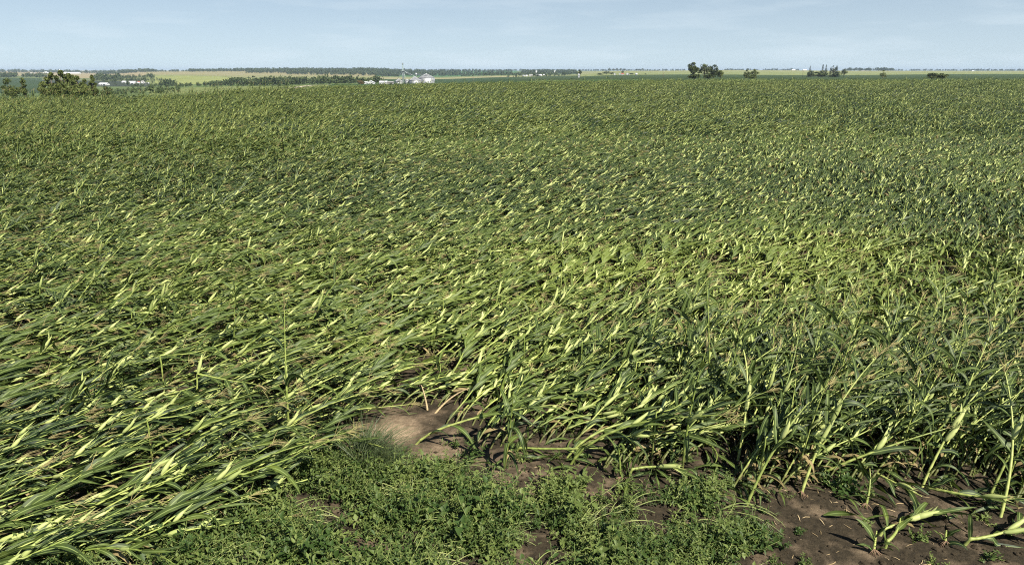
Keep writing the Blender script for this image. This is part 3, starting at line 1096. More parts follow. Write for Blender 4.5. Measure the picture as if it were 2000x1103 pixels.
HEROES = [   # root, aim, class, options, label
    (566, 868, 552, 600, 'stand', dict(length=2.1, ears=1, shred=.5, leaves=18), 'tall thin corn plant still upright above the flattened mat left of the pale bare patch'),
    (808, 866, 1000, 752, 'low', dict(ears=0, length=2.3), 'leaning corn plant with a thick bright stalk rooted at the pale bare patch'),
    (985, 915, 1045, 800, 'stand', dict(length=1.25, ears=0, leaves=11, tassel=False), 'short bushy corn plant with drooping dark leaves at the tip of the bare soil'),
    (1112, 908, 1290, 795, 'low', dict(ears=1, length=2.3), 'corn plant leaning right whose thick pale stalk starts just above the weed patch'),
    (1104, 896, 1255, 775, 'low', dict(ears=0, length=2.4), 'thin pale corn stalk leaning beside the thick one above the weed patch'),
    (1120, 880, 1330, 800, 'low', dict(ears=2, length=2.3), 'leaning corn plant carrying two pale ears over the shaded soil'),
    (1003, 884, 1110, 880, 'fallen', dict(ears=0, length=1.3, leaves=4, tassel=False), 'fallen corn stalk lying level on bare soil with few leaves'),
    (1212, 938, 1214, 868, 'stand', dict(length=0.55, ears=0, leaves=6, tassel=False, roots=True), 'snapped short corn stump with exposed root crown behind the weeds'),
    (1226, 930, 1300, 905, 'fallen', dict(length=0.9, ears=2, leaves=4, tassel=False), 'broken corn top with two ears lying on the soil beside the stump'),
    (1332, 928, 1362, 815, 'stand', dict(length=1.9, ears=1, leaves=13, shred=.3), 'dense upright corn plant with hanging leaves and one green ear behind the weed patch'),
    (1370, 872, 1436, 905, 'fallen', dict(length=0.75, ears=0, leaves=3, tassel=False), 'bright yellow broken corn stalk slanting down across the shade'),
    (1457, 985, 1530, 850, 'steep', dict(length=2.0, ears=1, leaves=13, shred=.3), 'leaning corn plant with a bright jointed stalk at the right end of the weed patch'),
    (1440, 900, 1475, 800, 'steep', dict(length=2.1, ears=2, leaves=14, shred=.4), 'corn plant with two ears leaning behind the bright jointed stalk'),
    (1563, 968, 1602, 860, 'steep', dict(length=2.2, ears=2, leaves=14, shred=.4, roots=True), 'steep corn plant with paired ears and prop roots on open soil'),
    (1590, 930, 1770, 853, 'low', dict(length=1.9, ears=1, leaves=7), 'low leaning corn plant with one long pale ear reaching right'),
    (1690, 990, 1710, 925, 'steep', dict(length=0.55, ears=0, leaves=5, tassel=False, roots=True), 'snapped corn stump with pale spreading roots beside a dark weed clump'),
    (1706, 930, 1772, 968, 'fallen', dict(length=0.7, ears=1, leaves=4, tassel=False), 'broken corn top folded down in front of the snapped stump with roots'),
    (1800, 956, 1945, 1000, 'fallen', dict(length=1.2, ears=1, leaves=6, tassel=False), 'fallen corn stalk lying across the right edge of the standing plants'),
    (1706, 1078, 1714, 1030, 'stand', dict(length=0.32, ears=0, leaves=5, tassel=False, roots=True), 'small torn corn stump standing alone on the bare soil'),
    (1716, 1045, 1830, 1005, 'fallen', dict(length=1.1, ears=3, leaves=9, tassel=False), 'broken corn top with splayed husks lying on bare soil beside the torn stump'),
    (1728, 1068, 1775, 1040, 'fallen', dict(length=0.5, ears=0, leaves=2, tassel=False), 'short pale piece of corn stalk by the torn stump'),
    (1880, 1064, 1990, 1062, 'fallen', dict(length=1.0, ears=2, leaves=6, tassel=False), 'pale corn stalk with open husks lying flat at the right bottom corner'),
    (1846, 1062, 1852, 1020, 'stand', dict(length=0.22, ears=0, leaves=3, tassel=False, roots=True), 'tiny broken corn stump between the two fallen tops on bare soil'),
    (1953, 1012, 1990, 900, 'steep', dict(length=2.0, ears=1, leaves=14, shred=.4), 'sturdy upright corn plant nearest the right edge on bare soil'),
    (1930, 975, 1985, 860, 'steep', dict(length=2.3, ears=1, leaves=14, shred=.4), 'corn plant leaning right just behind the sturdy one at the right edge'),
    (1800, 950, 1850, 840, 'steep', dict(length=2.2, ears=2, leaves=14, shred=.4), 'corn plant with two ears pointing up from the shaded right front row'),
    (1385, 800, 1392, 640, 'stand', dict(length=2.2, ears=1, shred=.7), 'tall ragged corn plant standing above the leaning ones right of centre'),
    (846, 808, 886, 762, 'lean', dict(length=0.75, ears=0, leaves=0, tassel=False), 'stripped tan corn stalk broken off at the pale bare patch'),
    (835, 800, 815, 760, 'stand', dict(length=0.5, ears=0, leaves=0, tassel=False), 'short bleached corn stub at the back of the pale bare patch'),
]
for i_, (px, py, qx, qy, c_, kw, lab) in enumerate(HEROES):
    pr = corn(4000 + i_, c_, 0, stout=1.15, bigear=1.12, **kw)
    if 'tan' in lab.split() or 'bleached' in lab:
        key = ('hero', i_)
        L_ = []
        for k_ in ('stalk', 'leaf'):
            for g_ in pr[k_]:
                L_.append((k_, g_.mesh('corn_' + k_, [M['dry']]), None))
        PART_MESH[key] = L_
    x_, y_ = ground_at(px, py)
    HERO_SPOTS.append((x_, y_))
    el_ = (CLASS[c_][0] + CLASS[c_][1]) / 2
    rz_ = heading_for(px, py, qx, qy, el_, 1.0)
    plant(('hero', i_), pr, x_, y_, rz_, lab, 'corn plants along the front edge')

rng = np.random.default_rng(77)
FP2 = []
for x_, y_ in FP:
    if y_ < 9 and any((x_ - hx) ** 2 + (y_ - hy) ** 2 < 0.16 ** 2 for hx, hy in HERO_SPOTS):
        continue
    FP2.append((x_, y_))


def shown_size(p):
    px, py, dp = project(p[0], p[1], 0.5)
    if not (-40 < px < 2040 and py < 1150):
        return 1e9
    return dp


order = sorted(range(len(FP2)), key=lambda i: shown_size(FP2[i]))
N_IND = 300 - len(HEROES)
individual = set(order[:N_IND])
HOW = {'flat': 'flattened', 'low': 'low leaning', 'lean': 'half-leaning', 'steep': 'steeply leaning', 'stand': 'upright', 'snap': 'snapped and folded'}
pts, rot, scl, idx = [], [], [], []
for i_, (x_, y_) in enumerate(FP2):
    c_, rz_ = lean_of(x_, y_, rng)
    s_ = rng.uniform(0.78, 0.98)
    if i_ in individual:
        px_ = project(x_, y_, 0.5)[0]
        if px_ < 420: wh = 'in the front rows at the left, beyond the weeds'
        elif px_ < 760: wh = 'in the front rows left of the pale bare patch'
        elif px_ < 1130: wh = 'in the front rows behind the bare soil'
        elif px_ < 1470: wh = 'in the front rows behind the dense weed patch'
        else: wh = 'in the front rows above the dark soil at right'
        k_ = int(rng.integers(len(PARTS[c_])))
        plant((c_, k_), PARTS[c_][k_], x_, y_, rz_, f'{HOW[c_]} corn plant {wh}', f'{HOW[c_]} corn plants {wh}', s_)
        continue
    lod = 0 if y_ < 20 else 1
    L_ = P_OF[(c_, lod)]
    pts.append((x_, y_, soil_z(x_, y_))); rot.append(rz_); scl.append(s_); idx.append(L_[int(rng.integers(len(L_)))])
# far field: pieces of flattened rows
ystep = 2.55
y_ = 46.5
while y_ < 206:
    n_ = int((0.95 * y_ + 8) / 2.55)
    for k in range(-n_, n_ + 1):
        x_ = k * 2.55 + rng.normal(0, 0.25); yy = y_ + rng.normal(0, 0.25)
        px_ = 1000 + 1390 * x_ / yy
        if yy > np.interp(px_, FIELD_END_C, FIELD_END_Y):
            continue
        fl = 1 / (1 + math.exp((px_ - 560) / 90))
        kind = 'leanpatch' if rng.random() < fl * 0.9 else 'patch'
        L_ = P_OF[(kind, 2)]
        az = BASE_AZ + 0.35 * noise.noise((x_ * 0.05, yy * 0.05, 5.0)) + rng.normal(0, 0.16)
        pts.append((x_, yy, float(terrain_z(x_, yy)))); rot.append(math.pi / 2 - az)
        scl.append(rng.uniform(0.85, 1.05)); idx.append(L_[int(rng.integers(len(L_)))])
    y_ += ystep
# single stems that still stand out of the far edge
for k in range(620):
    px_ = rng.uniform(-60, 560) if k < 540 else rng.uniform(700, 2050)
    yy = np.interp(px_, FIELD_END_C, FIELD_END_Y) * (rng.uniform(0.55, 0.99) if k % 2 else rng.uniform(0.88, 1.0))
    x_ = (px_ - 1000) / 1390 * yy
    c_ = ['steep', 'stand', 'lean'][int(rng.integers(3))]
    L_ = P_OF[(c_, 1)]
    pts.append((x_, yy, float(terrain_z(x_, yy)))); rot.append(math.pi / 2 - BASE_AZ + rng.normal(0, .3)); scl.append(rng.uniform(0.95, 1.30)); idx.append(L_[int(rng.integers(len(L_)))])
scatter('flattened_corn', 'broad mat of storm-flattened corn with pale ears streaming to the right across the field', 'corn field', PROTO, pts, rot, scl, idx)

# ------------------------------------------------------------------ weeds
def sprig(seed, tall=0.4, nb=4, leafy=12, leaf=0.045, spread=0.5, wide=0.34):
    rng = np.random.default_rng(seed)
    g = G()
    lean = rng.normal(0, 0.25, 2)
    for b in range(nb):
        d = nrm(np.array([rng.normal(lean[0], spread), rng.normal(lean[1], spread), 1.0]))
        L = tall * rng.uniform(0.6, 1.1)
        p = np.array([rng.normal(0, .02), rng.normal(0, .02), -0.02]); path = [p]
        for i in range(4):
            d = nrm(d + np.array([rng.normal(0.05, .15), rng.normal(0, .15), -0.10]))
            path.append(path[-1] + d * L / 4)
        g.tube(path, [0.004, 0.0035, 0.003, 0.0025, 0.0015], 3, m=1, cap=False)
        for i in range(leafy):
            t = 0.15 + 0.85 * (i + rng.random()) / leafy
            k = min(int(t * 4), 3); f = t * 4 - k
            a = path[k] * (1 - f) + path[k + 1] * f
            an = i * 2.4 + rng.uniform(-.5, .5)
            ax = nrm(path[k + 1] - path[k])
            l1 = nrm(np.cross(ax, (0.3, 0.2, 1.0)) + 1e-6); l2 = np.cross(ax, l1)
            dd = nrm(ax * rng.uniform(.2, .9) + l1 * math.cos(an) + l2 * math.sin(an))
            ln = leaf * rng.uniform(0.6, 1.3) * (1.25 - 0.6 * t)
            w = ln * wide * rng.uniform(.8, 1.2)
            sv = nrm(np.cross(dd, UP) + 1e-6)
            nn_ = np.cross(sv, dd)
            v = [a, a + dd * ln * .45 - sv * w + nn_ * .12 * ln, a + dd * ln - nn_ * 0.15 * ln, a + dd * ln * .45 + sv * w + nn_ * .12 * ln]
            g.add(v, [(0, 1, 2), (0, 2, 3)], m=0)
    return g


WEED = [sprig(300 + k, rng.uniform(.30, .50), 5, 13, 0.070 if k < 6 else 0.09, 0.5, 0.22 if k < 6 else 0.34).mesh('weed', [M['weed'], M['weedstem']]) for k in range(7)]
# long arching stems that lie over the weeds
def runner(seed):
    rng = np.random.default_rng(seed)
    g = G()
    for b in range(3):
        a = rng.normal(0, 0.35)
        d = nrm(np.array([math.cos(a), math.sin(a), 0.9])); p = np.array([0, rng.normal(0, .05), 0.05]); path = [p]
        L = rng.uniform(.5, .9)
        for i in range(7):
            d = nrm(d + np.array([0.10, 0, -0.22]) + rng.normal(0, .06, 3)); path.append(path[-1] + d * L / 7)
        g.tube(path, [0.007, 0.007, 0.0065, 0.006, 0.005, 0.004, 0.003, 0.002], 3, m=1, cap=False)
        for i in range(9):
            k = rng.integers(2, 7)
            blade(g, path[k], nrm(path[k + 1] - path[k]) + rng.normal(0, .5, 3), rng.uniform(.06, .16), 0.010, 3, rng, 1.0, .3, m=0, across=1)
    return g


RUN = [runner(360 + k).mesh('weed', [M['grass'], M['weedstem']]) for k in range(4)]
WPOLY = [(60, 1140), (110, 1095), (310, 1062), (400, 1030), (470, 1012), (520, 965), (600, 905), (640, 862), (700, 872), (760, 905), (830, 925), (885, 905), (930, 900), (960, 935), (985, 985),
         (1035, 985), (1060, 965), (1130, 955), (1180, 990), (1205, 1035), (1225, 985), (1260, 958), (1330, 955), (1410, 975), (1450, 1000), (1500, 1040), (1495, 1070), (1420, 1100), (1330, 1170), (1330, 1300), (0, 1300)]


def inside(px, py, poly):
    r = False
    j = len(poly) - 1
    for i in range(len(poly)):
        xi, yi = poly[i]; xj, yj = poly[j]
        if (yi > py) != (yj > py) and px < (xj - xi) * (py - yi) / (yj - yi) + xi:
            r = not r
        j = i
    return r


pts, rot, scl, idx = [], [], [], []
rw = np.random.default_rng(21)
for k in range(30000):
    x_, y_ = rw.uniform(-6.5, 4.0), rw.uniform(3.2, 9.6)
    px_, py_, dp = project(x_, y_, 0)
    if not inside(px_ + rw.normal(0, 20), py_ + rw.normal(0, 13), WPOLY):
        continue
    n_ = noise.noise((x_ * 1.3, y_ * 1.3, 2.0))
    if rw.random() > 0.24 + 0.50 * n_:
        continue
    if rw.random() < 0.09 and inside(px_ + 30, py_ - 5, WPOLY):
        idx.append(7 + int(rw.integers(4))); rot.append(rw.normal(0.7, .5)); scl.append(rw.uniform(.6, 1.1))
    else:
        idx.append(int(rw.integers(7))); rot.append(rw.uniform(0, 6.28)); scl.append(min(1.7, rw.lognormal(-.38, .32)) * (1 + 0.55 * n_))
    pts.append((x_, y_, soil_z(x_, y_)))
# a thin sprinkle through the leaning corn
for k in range(420):
    x_, y_ = rw.uniform(-4.5, 6.5), rw.uniform(5, 9.5)
    px_, py_, dp = project(x_, y_, 0)
    if py_ < np.interp(px_, EX, EY) + 12 and py_ > 700:
        pts.append((x_, y_, soil_z(x_, y_))); rot.append(rw.uniform(0, 6.28)); scl.append(rw.uniform(.25, .5)); idx.append(int(rw.integers(7)))
scatter('weeds', 'dense low green broadleaf weeds covering the ground in front of the corn', 'weeds', WEED + RUN, pts, rot, scl, idx)

SMALL = [sprig(400 + k, .16, 6, 10, 0.042, 0.8, .40) for k in range(4)]
SOLO = [   # photo spot, size, label
    (1556, 1038, 0.9, 'little weed with pale tips on bare soil left of the fallen corn'),
    (1690, 1030, 1.0, 'dark green weed beside the torn stump on bare soil'),
    (1568, 1098, 0.9, 'small bright weed at the bottom edge on bare soil'),
    (1512, 1100, 0.9, 'low weed at the bottom edge right next to the weed patch'),
    (1830, 1098, 0.9, 'small weed between the bottom edge and the tiny broken stump'),
    (1928, 1092, 1.3, 'bushy weed under the pale stalk in the bottom right corner'),
    (1640, 955, 2.3, 'dark feathery weed clump left of the snapped stump with pale roots'),
    (1795, 1050, 1.2, 'spreading weed under the splayed corn husks'),
    (1916, 1020, 1.2, 'low flat weed in front of the sturdy plant at the right edge'),
    (1490, 1000, 0.8, 'small weed by the foot of the bright jointed stalk'),
    (1025, 960, 0.7, 'tiny lone weed on the bare soil left of the weed gap'),
    (1512, 1045, 0.7, 'weed seedling at the very corner of the weed patch'),
]
for i_, (px, py, s_, lab) in enumerate(SOLO):
    g = sprig(430 + i_, .15 * (1.3 if s_ > 2 else 1), 8 if s_ < 2 else 14, 11, 0.040, 0.85, .36)
    x_, y_ = ground_at(px, py)
    t = thing('weed_plant', lab, 'weed', (x_, y_, soil_z(x_, y_)), 0, 'weeds on the bare soil')
    t.scale = (s_,) * 3
    leafg, stemg = G(), G()
    for k in (0, 1):
        (leafg, stemg)[k].v, (leafg, stemg)[k].uv = g.v, g.uv
        (leafg, stemg)[k].f = [f for f, m in zip(g.f, g.m) if m == k]
        (leafg, stemg)[k].m = [0] * len((leafg, stemg)[k].f)
    link('leaves', leafg.mesh('weed_leaves', [M['weed']]), t)
    link('stem', stemg.mesh('weed_stems', [M['weedstem']]), t)

# the big tuft of grass between the weeds and the bare patch
g = G()
rg = np.random.default_rng(8)
for k in range(480):
    a = rg.uniform(0, 6.28); r = abs(rg.normal(0, .13))
    d = nrm(np.array([rg.normal(0.35, .50), rg.normal(0.15, .5), 1.0]))
    blade(g, (r * math.cos(a), r * math.sin(a), -0.02), d, rg.uniform(.45, 1.05), rg.uniform(.007, .012), 7, rg, 1.2, .5, across=1, floor=0.02)
x_, y_ = ground_at(712, 918)
tuft = tag(link('grass_tuft', g.mesh('grass_tuft', [M['grass']]), None, (x_, y_, soil_z(x_, y_))), 'large fine-bladed grey green grass tuft between the weeds and the pale bare patch', 'grass tuft')

# dry bits of stalk and leaf strewn on the soil
deb = []
for k in range(5):
    g = G(); r_ = np.random.default_rng(70 + k)
    if k < 3:
        blade(g, (0, 0, .006), (1, 0, .1), r_.uniform(.08, .16), .010, 4, r_, .3, 0, across=1, floor=.005, m=0)
    else:
        g.tube([(0, 0, .008), (.05, .01, .012), (.11, 0, .008)], [.005, .005, .004], 5)
    deb.append(g.mesh('residue', [M['dry']]))
for k in range(5):      # torn green leaves
    g = G(); r_ = np.random.default_rng(170 + k)
    blade(g, (0, 0, .03), (1, r_.normal(0, .3), .5), r_.uniform(.30, .55), r_.uniform(.035, .065), 8, r_, 3.0, 0, r_.normal(0, 3), floor=.012, m=0)
    deb.append(g.mesh('torn_leaf', [M['leaf']]))
pts, rot, scl, idx = [], [], [], []
for k in range(1500):
    x_, y_ = rw.uniform(-3, 6.5), rw.uniform(4.3, 8.6)
    px_, py_, dp = project(x_, y_, 0)
    if inside(px_, py_, WPOLY):
        continue
    if rw.random() < .45:
        pts.append((x_, y_, soil_z(x_, y_))); rot.append(rw.uniform(0, 6.28)); scl.append(rw.uniform(.3, 1.1)); idx.append(int(rw.integers(5)))
soil = plain_mat('soil_clod', (0.046, 0.036, 0.023), 0.95, nscale=8, var=0.35, spec=0.1)
clods = []
for k in range(4):
    r_ = np.random.default_rng(90 + k)
    g = G()
    n_ = 7
    prof = [(0, 0.002), (.6, .12), (1.0, .40), (.85, .75), (.45, .98), (0.02, 1.03)]
    v_, f_ = [], []
    for i, (rr, zz) in enumerate(prof):
        for q in range(n_):
            a = 6.283 * q / n_
            w_ = 0.02 * rr * r_.uniform(.7, 1.3)
            v_.append((w_ * math.cos(a) * 1.2, w_ * math.sin(a), (zz - .3) * 0.022 * r_.uniform(.85, 1.15)))
    f_ = [(i * n_ + q, i * n_ + (q + 1) % n_, (i + 1) * n_ + (q + 1) % n_, (i + 1) * n_ + q) for i in range(5) for q in range(n_)]
    g.add(v_, f_)
    clods.append(g.mesh('clod', [soil], smooth=False))
cp, cr_, cs_, ci_ = [], [], [], []
for k in range(9000):
    x_, y_ = rw.uniform(-3.5, 8.5), rw.uniform(4.3, 10.5)
    px_, py_, dp = project(x_, y_, 0)
    if py_ < np.interp(px_, EX, EY) - 50 or (inside(px_, py_, WPOLY) and rw.random() < .8) or px_ < 420 or px_ > 2060:
        continue
    if (px_ - 775) ** 2 + (2 * (py_ - 838)) ** 2 < 110 ** 2:
        continue
    if noise.noise((x_ * .9, y_ * .9, 12.0)) < rw.uniform(-.5, .35):
        continue
    cp.append((x_, y_, soil_z(x_, y_))); cr_.append(rw.uniform(0, 6.28)); cs_.append(min(2.4, rw.lognormal(-.55, .55))); ci_.append(int(rw.integers(4)))
for k in range(1500):
    x_, y_ = rw.uniform(-1.5, 8.5), rw.uniform(5.0, 10.5)
    px_, py_, dp = project(x_, y_, 0)
    off = py_ - np.interp(px_, EX, EY)
    if px_ < 930 or px_ > 2050 or off < -40 or inside(px_, py_, WPOLY) or rw.random() > .75 * math.exp(-max(0, off) / 28):
        continue
    pts.append((x_, y_, soil_z(x_, y_))); rot.append(rw.uniform(0, 6.28)); scl.append(rw.uniform(.5, 1.2)); idx.append(5 + int(rw.integers(5)))
scatter('soil_clods', 'small dark crumbs and clods of soil lying on the bare ground', 'soil clods', clods, cp, cr_, cs_, ci_)
scatter('crop_debris', 'dry bits of corn stalk and torn leaves strewn over the bare soil', 'crop debris', deb, pts, rot, scl, idx)

# ------------------------------------------------------------------ trees
def leaf_cloud(rng, lobes, n, size, aspect=1.0):
    """n small tilted faces spread through the lobes (centre, radii); denser towards each lobe's skin"""
    c = np.array([l[0] for l in lobes], float); r = np.array([l[1] for l in lobes], float)
    vol = r.prod(1) ** (2 / 3); k = rng.choice(len(lobes), n, p=vol / vol.sum())
    d = rng.normal(size=(n, 3)); d /= np.linalg.norm(d, axis=1)[:, None]
    rad = rng.random(n) ** 0.45 * rng.normal(1, 0.09, n)
    P = c[k] + d * r[k] * rad[:, None]
    a = rng.normal(size=(n, 3)); a /= np.linalg.norm(a, axis=1)[:, None]
    b = np.cross(a, rng.normal(size=(n, 3))); b /= np.linalg.norm(b, axis=1)[:, None]
    s = size * rng.uniform(0.6, 1.35, n)[:, None]
    V = np.stack([P - a * s, P + b * s * .55 * aspect, P + a * s, P - b * s * .55 * aspect], 1).reshape(-1, 3)
    return V, np.arange(4 * n).reshape(-1, 4)


def tree(name, label, px, Y, ytop, wpx, mat='tree', seed=1, group=None, base=None, n=1400, lobes=7, bare=0.0, bark='bark', trunk_show=0.25, cat='tree'):
    rng = np.random.default_rng(seed)
    x = at(px, ytop, Y)[0]
    z0 = float(terrain_z(x, Y)) - 0.15 if base is None else base
    h = zat(ytop, Y) - z0
    w = wpx / F * Y * 1.04
    t = thing(name, label, cat, (x, Y, z0), 0, group)
    tg = G()
    tr = max(0.10, h * 0.03)
    fork = h * trunk_show
    top = np.array([rng.normal(0, .03) * h, 0, h * 0.8])
    tg.tube([(0, 0, -0.3), (0.02 * h, 0, fork), tuple(top * .75), tuple(top)], [tr * 1.25, tr, tr * .6, tr * .2], 7)
    L = []
    for k in range(lobes):
        an = 6.28 * k / lobes + rng.uniform(-.4, .4)
        rr = w * rng.uniform(.16, .34)
        zz = h * rng.uniform(trunk_show + .16, .84)
        fall = math.sqrt(max(0.12, 1 - ((zz / h - .5) / .52) ** 2))
        c = np.array([math.cos(an) * rr * fall, math.sin(an) * rr * fall, zz])
        rad = w * rng.uniform(.13, .23)
        L.append((c, (rad, rad, min(rad, h * .20) * rng.uniform(.7, 1.0))))
        tg.tube([(0.01 * h, 0, fork * rng.uniform(.7, 1.2)), tuple(c * .6 + np.array([0, 0, fork * .3])), tuple(c)], [tr * .55, tr * .35, tr * .12], 5)
        for q in range(3 if bare else 1):
            e = c + rng.normal(0, 1, 3) * rad * (1.2 if bare else .8)
            tg.tube([tuple(c * .8), tuple(e)], [tr * .18, tr * .05], 4)
    L.append((np.array([0, 0, h * .90]), (w * .15, w * .15, h * .10)))
    L.append((np.array([0, 0, h * (trunk_show + .33)]), (w * .30, w * .30, h * .24)))
    link('trunk', tg.mesh('tree_trunk', [M[bark]]), t)
    nn_ = int(n * (1 - bare))
    if nn_ > 20:
        V, Q = leaf_cloud(rng, L, nn_, max(h, w) * 0.040)
        V[:, 2] = np.clip(V[:, 2], 0.05 * h, h)
        link('crown', mesh_np('tree_crown', V, Q, [M[mat]]), t)
    return t


def bush(name, label, px, Y, ytop, wpx, mat='bush', seed=1, group=None, n=1100, lobes=6):
    return tree(name, label, px, Y, ytop, wpx, mat, seed, group, n=n, lobes=lobes, trunk_show=0.04, cat='bush')


def conifer(label, px, Y, ytop, wpx, seed, group, n=900):
    rng = np.random.default_rng(seed)
    x = at(px, ytop, Y)[0]; z0 = float(terrain_z(x, Y)); h = zat(ytop, Y) - z0; w = wpx / F * Y * 1.5
    t = thing('conifer_tree', label, 'tree', (x, Y, z0), 0, group)
    g = G(); g.tube([(0, 0, -.3), (0, 0, h * .97)], [h * .02, h * .004], 6)
    link('trunk', g.mesh('conifer_trunk', [M['bark']]), t)
    zz = rng.random(n) ** 1.5 * 0.93 + 0.05
    lay = np.round(zz * 11) / 11
    zz = lay * .65 + zz * .35
    rr = (1 - zz) ** .85 * w / 2 * rng.random(n) ** .45 * rng.uniform(.75, 1.15, n)
    an = rng.uniform(0, 6.28, n)
    P = np.stack([np.cos(an) * rr, np.sin(an) * rr, zz * h - rr * .25], 1)
    out = np.stack([np.cos(an), np.sin(an), -0.45 * np.ones(n)], 1)
    sv = np.stack([-np.sin(an), np.cos(an), rng.normal(0, .3, n)], 1)
    s = (h * .045 * rng.uniform(.6, 1.3, n))[:, None]
    V = np.stack([P - out * s, P + sv * s * .6, P + out * s, P - sv * s * .6], 1).reshape(-1, 3)
    link('crown', mesh_np('conifer_crown', V, np.arange(4 * n).reshape(-1, 4), [M['conifer']]), t)


# near left, just behind the field
g_ = 'trees rising behind the left end of the corn field'
for k, (px, Y, yt, w, n, lab) in enumerate([
        (98, 166, 141, 26, 1200, 'leafy tree on the left side of the clump behind the left of the field'), (117, 164, 137, 30, 1500, 'tallest leafy tree of the clump behind the left of the field'),
        (133, 168, 143, 28, 1200, 'leafy tree just right of the tallest clump tree'), (149, 165, 147.5, 26, 1100, 'rounded tree in the right half of the clump'),
        (164, 168, 154, 24, 900, 'low tree dipping between the rounded one and the clump end'), (178, 170, 146, 17, 800, 'narrow tree standing at the right end of the clump'),
        (84, 160, 158, 30, 900, 'low bush at the left foot of the clump'), (112, 158, 163, 44, 1100, 'wide low bush under the tallest clump tree'), (150, 159, 165, 50, 1100, 'wide low bush under the right half of the clump')]):
    tree('bushy_tree', lab, px, Y, yt, w, 'bush', 140 + k, g_, n=int(n * 2.4), lobes=9, trunk_show=.06)
tree('bushy_tree', 'loose olive tree at the left edge of the photo behind the corn', 14, 165, 152, 42, 'bush', 25, g_, n=1300, lobes=8, trunk_show=.10)
tree('bushy_tree', 'thin upright young tree between the left edge and the clump', 42, 160, 151, 17, 'bush', 26, g_, n=600, lobes=6, trunk_show=.14)
tree('bushy_tree', 'small dark bush low between the clump and the white farm', 205, 185, 168, 30, 'tree', 27, g_, n=900, lobes=6, trunk_show=.05)

# right skyline of the field
g_ = 'trees behind the right of the field'
tree('broadleaf_tree', 'tall leafy tree at the left of the dark tree group on the right skyline', 1355, 440, 121.5, 24, 'tree', 31, g_, n=1500, lobes=7, trunk_show=.22)
tree('broadleaf_tree', 'half-bare tree with grey limbs in the middle of the dark group', 1377, 436, 124.5, 30, 'tree', 32, g_, n=1500, lobes=9, bare=.55, bark='greybark', trunk_show=.28)
tree('broadleaf_tree', 'dense dark tree right of the half-bare one', 1396, 445, 126, 26, 'tree', 33, g_, n=1500, lobes=7, trunk_show=.12)
tree('broadleaf_tree', 'rounded olive tree closing the right side of the dark group', 1408, 442, 137, 18, 'bush', 34, g_, n=1100, lobes=6, trunk_show=.08)
bush('bush', 'low dark bush under the left of the dark tree group', 1358, 430, 138.5, 30, 'tree', 35, g_)
bush('bush', 'low bush filling the foot of the dark tree group', 1384, 428, 143, 26, 'tree', 36, g_)
bush('bush', 'left one of the two round bushes standing apart on the right skyline', 1459, 450, 136, 17, 'bush', 37, g_)
bush('bush', 'right one of the two round bushes standing apart, with a bare stem', 1474, 448, 135.5, 17, 'bush', 38, g_)
bush('bush', 'low olive scrub in front of the two round bushes', 1469, 440, 146, 26, 'bush', 39, g_, n=700)
tree('broadleaf_tree', 'small lone tree right of the conifers', 1726, 470, 137, 16, 'bush', 40, g_, n=700, lobes=6, trunk_show=.12)
bush('bush', 'long low dark bush at the far right field edge, left half', 1822, 400, 142.5, 26, 'bush', 41, g_)
bush('bush', 'long low dark bush at the far right field edge, right half', 1840, 402, 143.5, 28, 'bush', 42, g_)
g_ = 'farmyard trees with conifers on the right skyline'
conifer('lone spruce at the left end of the farmyard trees', 1583, 760, 129.5, 7.5, 51, g_)
conifer('tallest slim spruce of the close pair in the farmyard', 1608, 765, 126, 6, 52, g_)
conifer('slim spruce just right of the tallest one', 1614.5, 760, 127, 7, 53, g_)
conifer('smallest pointed spruce in the middle of the farmyard', 1623.5, 765, 131, 5.5, 54, g_)
conifer('broad dark spruce near the right end of the farmyard', 1635, 760, 128, 11, 55, g_)
tree('broadleaf_tree', 'half-bare twiggy tree beside the broad dark spruce', 1629, 765, 127, 14, 'tree', 56, g_, n=500, bare=.6, bark='greybark')
tree('broadleaf_tree', 'rounded dark tree at the right end of the farmyard', 1650, 755, 134, 14, 'tree', 57, g_, n=800)
tree('broadleaf_tree', 'low tree under the lone spruce of the farmyard', 1585, 750, 138, 20, 'tree', 58, g_, n=800, trunk_show=.05)
bush('bush', 'olive bush in front of the farmyard spruces', 1605, 735, 138.5, 30, 'bush', 59, g_, n=900)
bush('bush', 'dark bush under the broad spruce', 1633, 745, 140, 24, 'tree', 60, g_, n=800)
g_ = 'trees on the green hilltop right of centre'
for k, (px, yt, w) in enumerate([(1190, 132.5, 8), (1198, 133.5, 8), (1205, 133, 9), (1212, 133.5, 8), (1220, 134.5, 7), (1228, 136, 6)]):
    tree('hilltop_tree', 'dark rounded tree in the left row on the green hilltop', px, 2250, yt, w, 'tree', 70 + k, g_, n=350, lobes=5)
for k, (px, yt, w) in enumerate([(1244, 134.5, 7), (1249, 134.5, 6), (1255, 133.5, 7)]):
    tree('hilltop_tree', 'dark rounded tree in the short right row on the hilltop', px, 2250, yt, w, 'tree', 80 + k, g_, n=350, lobes=5)
tree('broadleaf_tree', 'lone dark round tree standing before the far blue ridge near centre', 1133, 900, 135.5, 9, 'tree', 90, None, n=700, trunk_show=.3)
for k, (px, yt, w, lab) in enumerate([
        (1172, 143, 16, 'spreading tree at the left end of the white farmstead grove'), (1184, 138, 14, 'taller tree in the middle of the farmstead grove'),
        (1195, 141, 12, 'dark tree touching the white farmstead houses'), (1216, 138, 8, 'slim tree rising behind the white farmstead houses'),
        (1233, 143, 10, 'tree right of the white barn of the farmstead'), (1261, 143.5, 5, 'small lone tree in the soybeans right of the farmstead')]):
    tree('farm_tree', lab, px, 1250 + 9 * k, yt, w, 'tree', 100 + k, 'trees round the right farmstead', n=500)
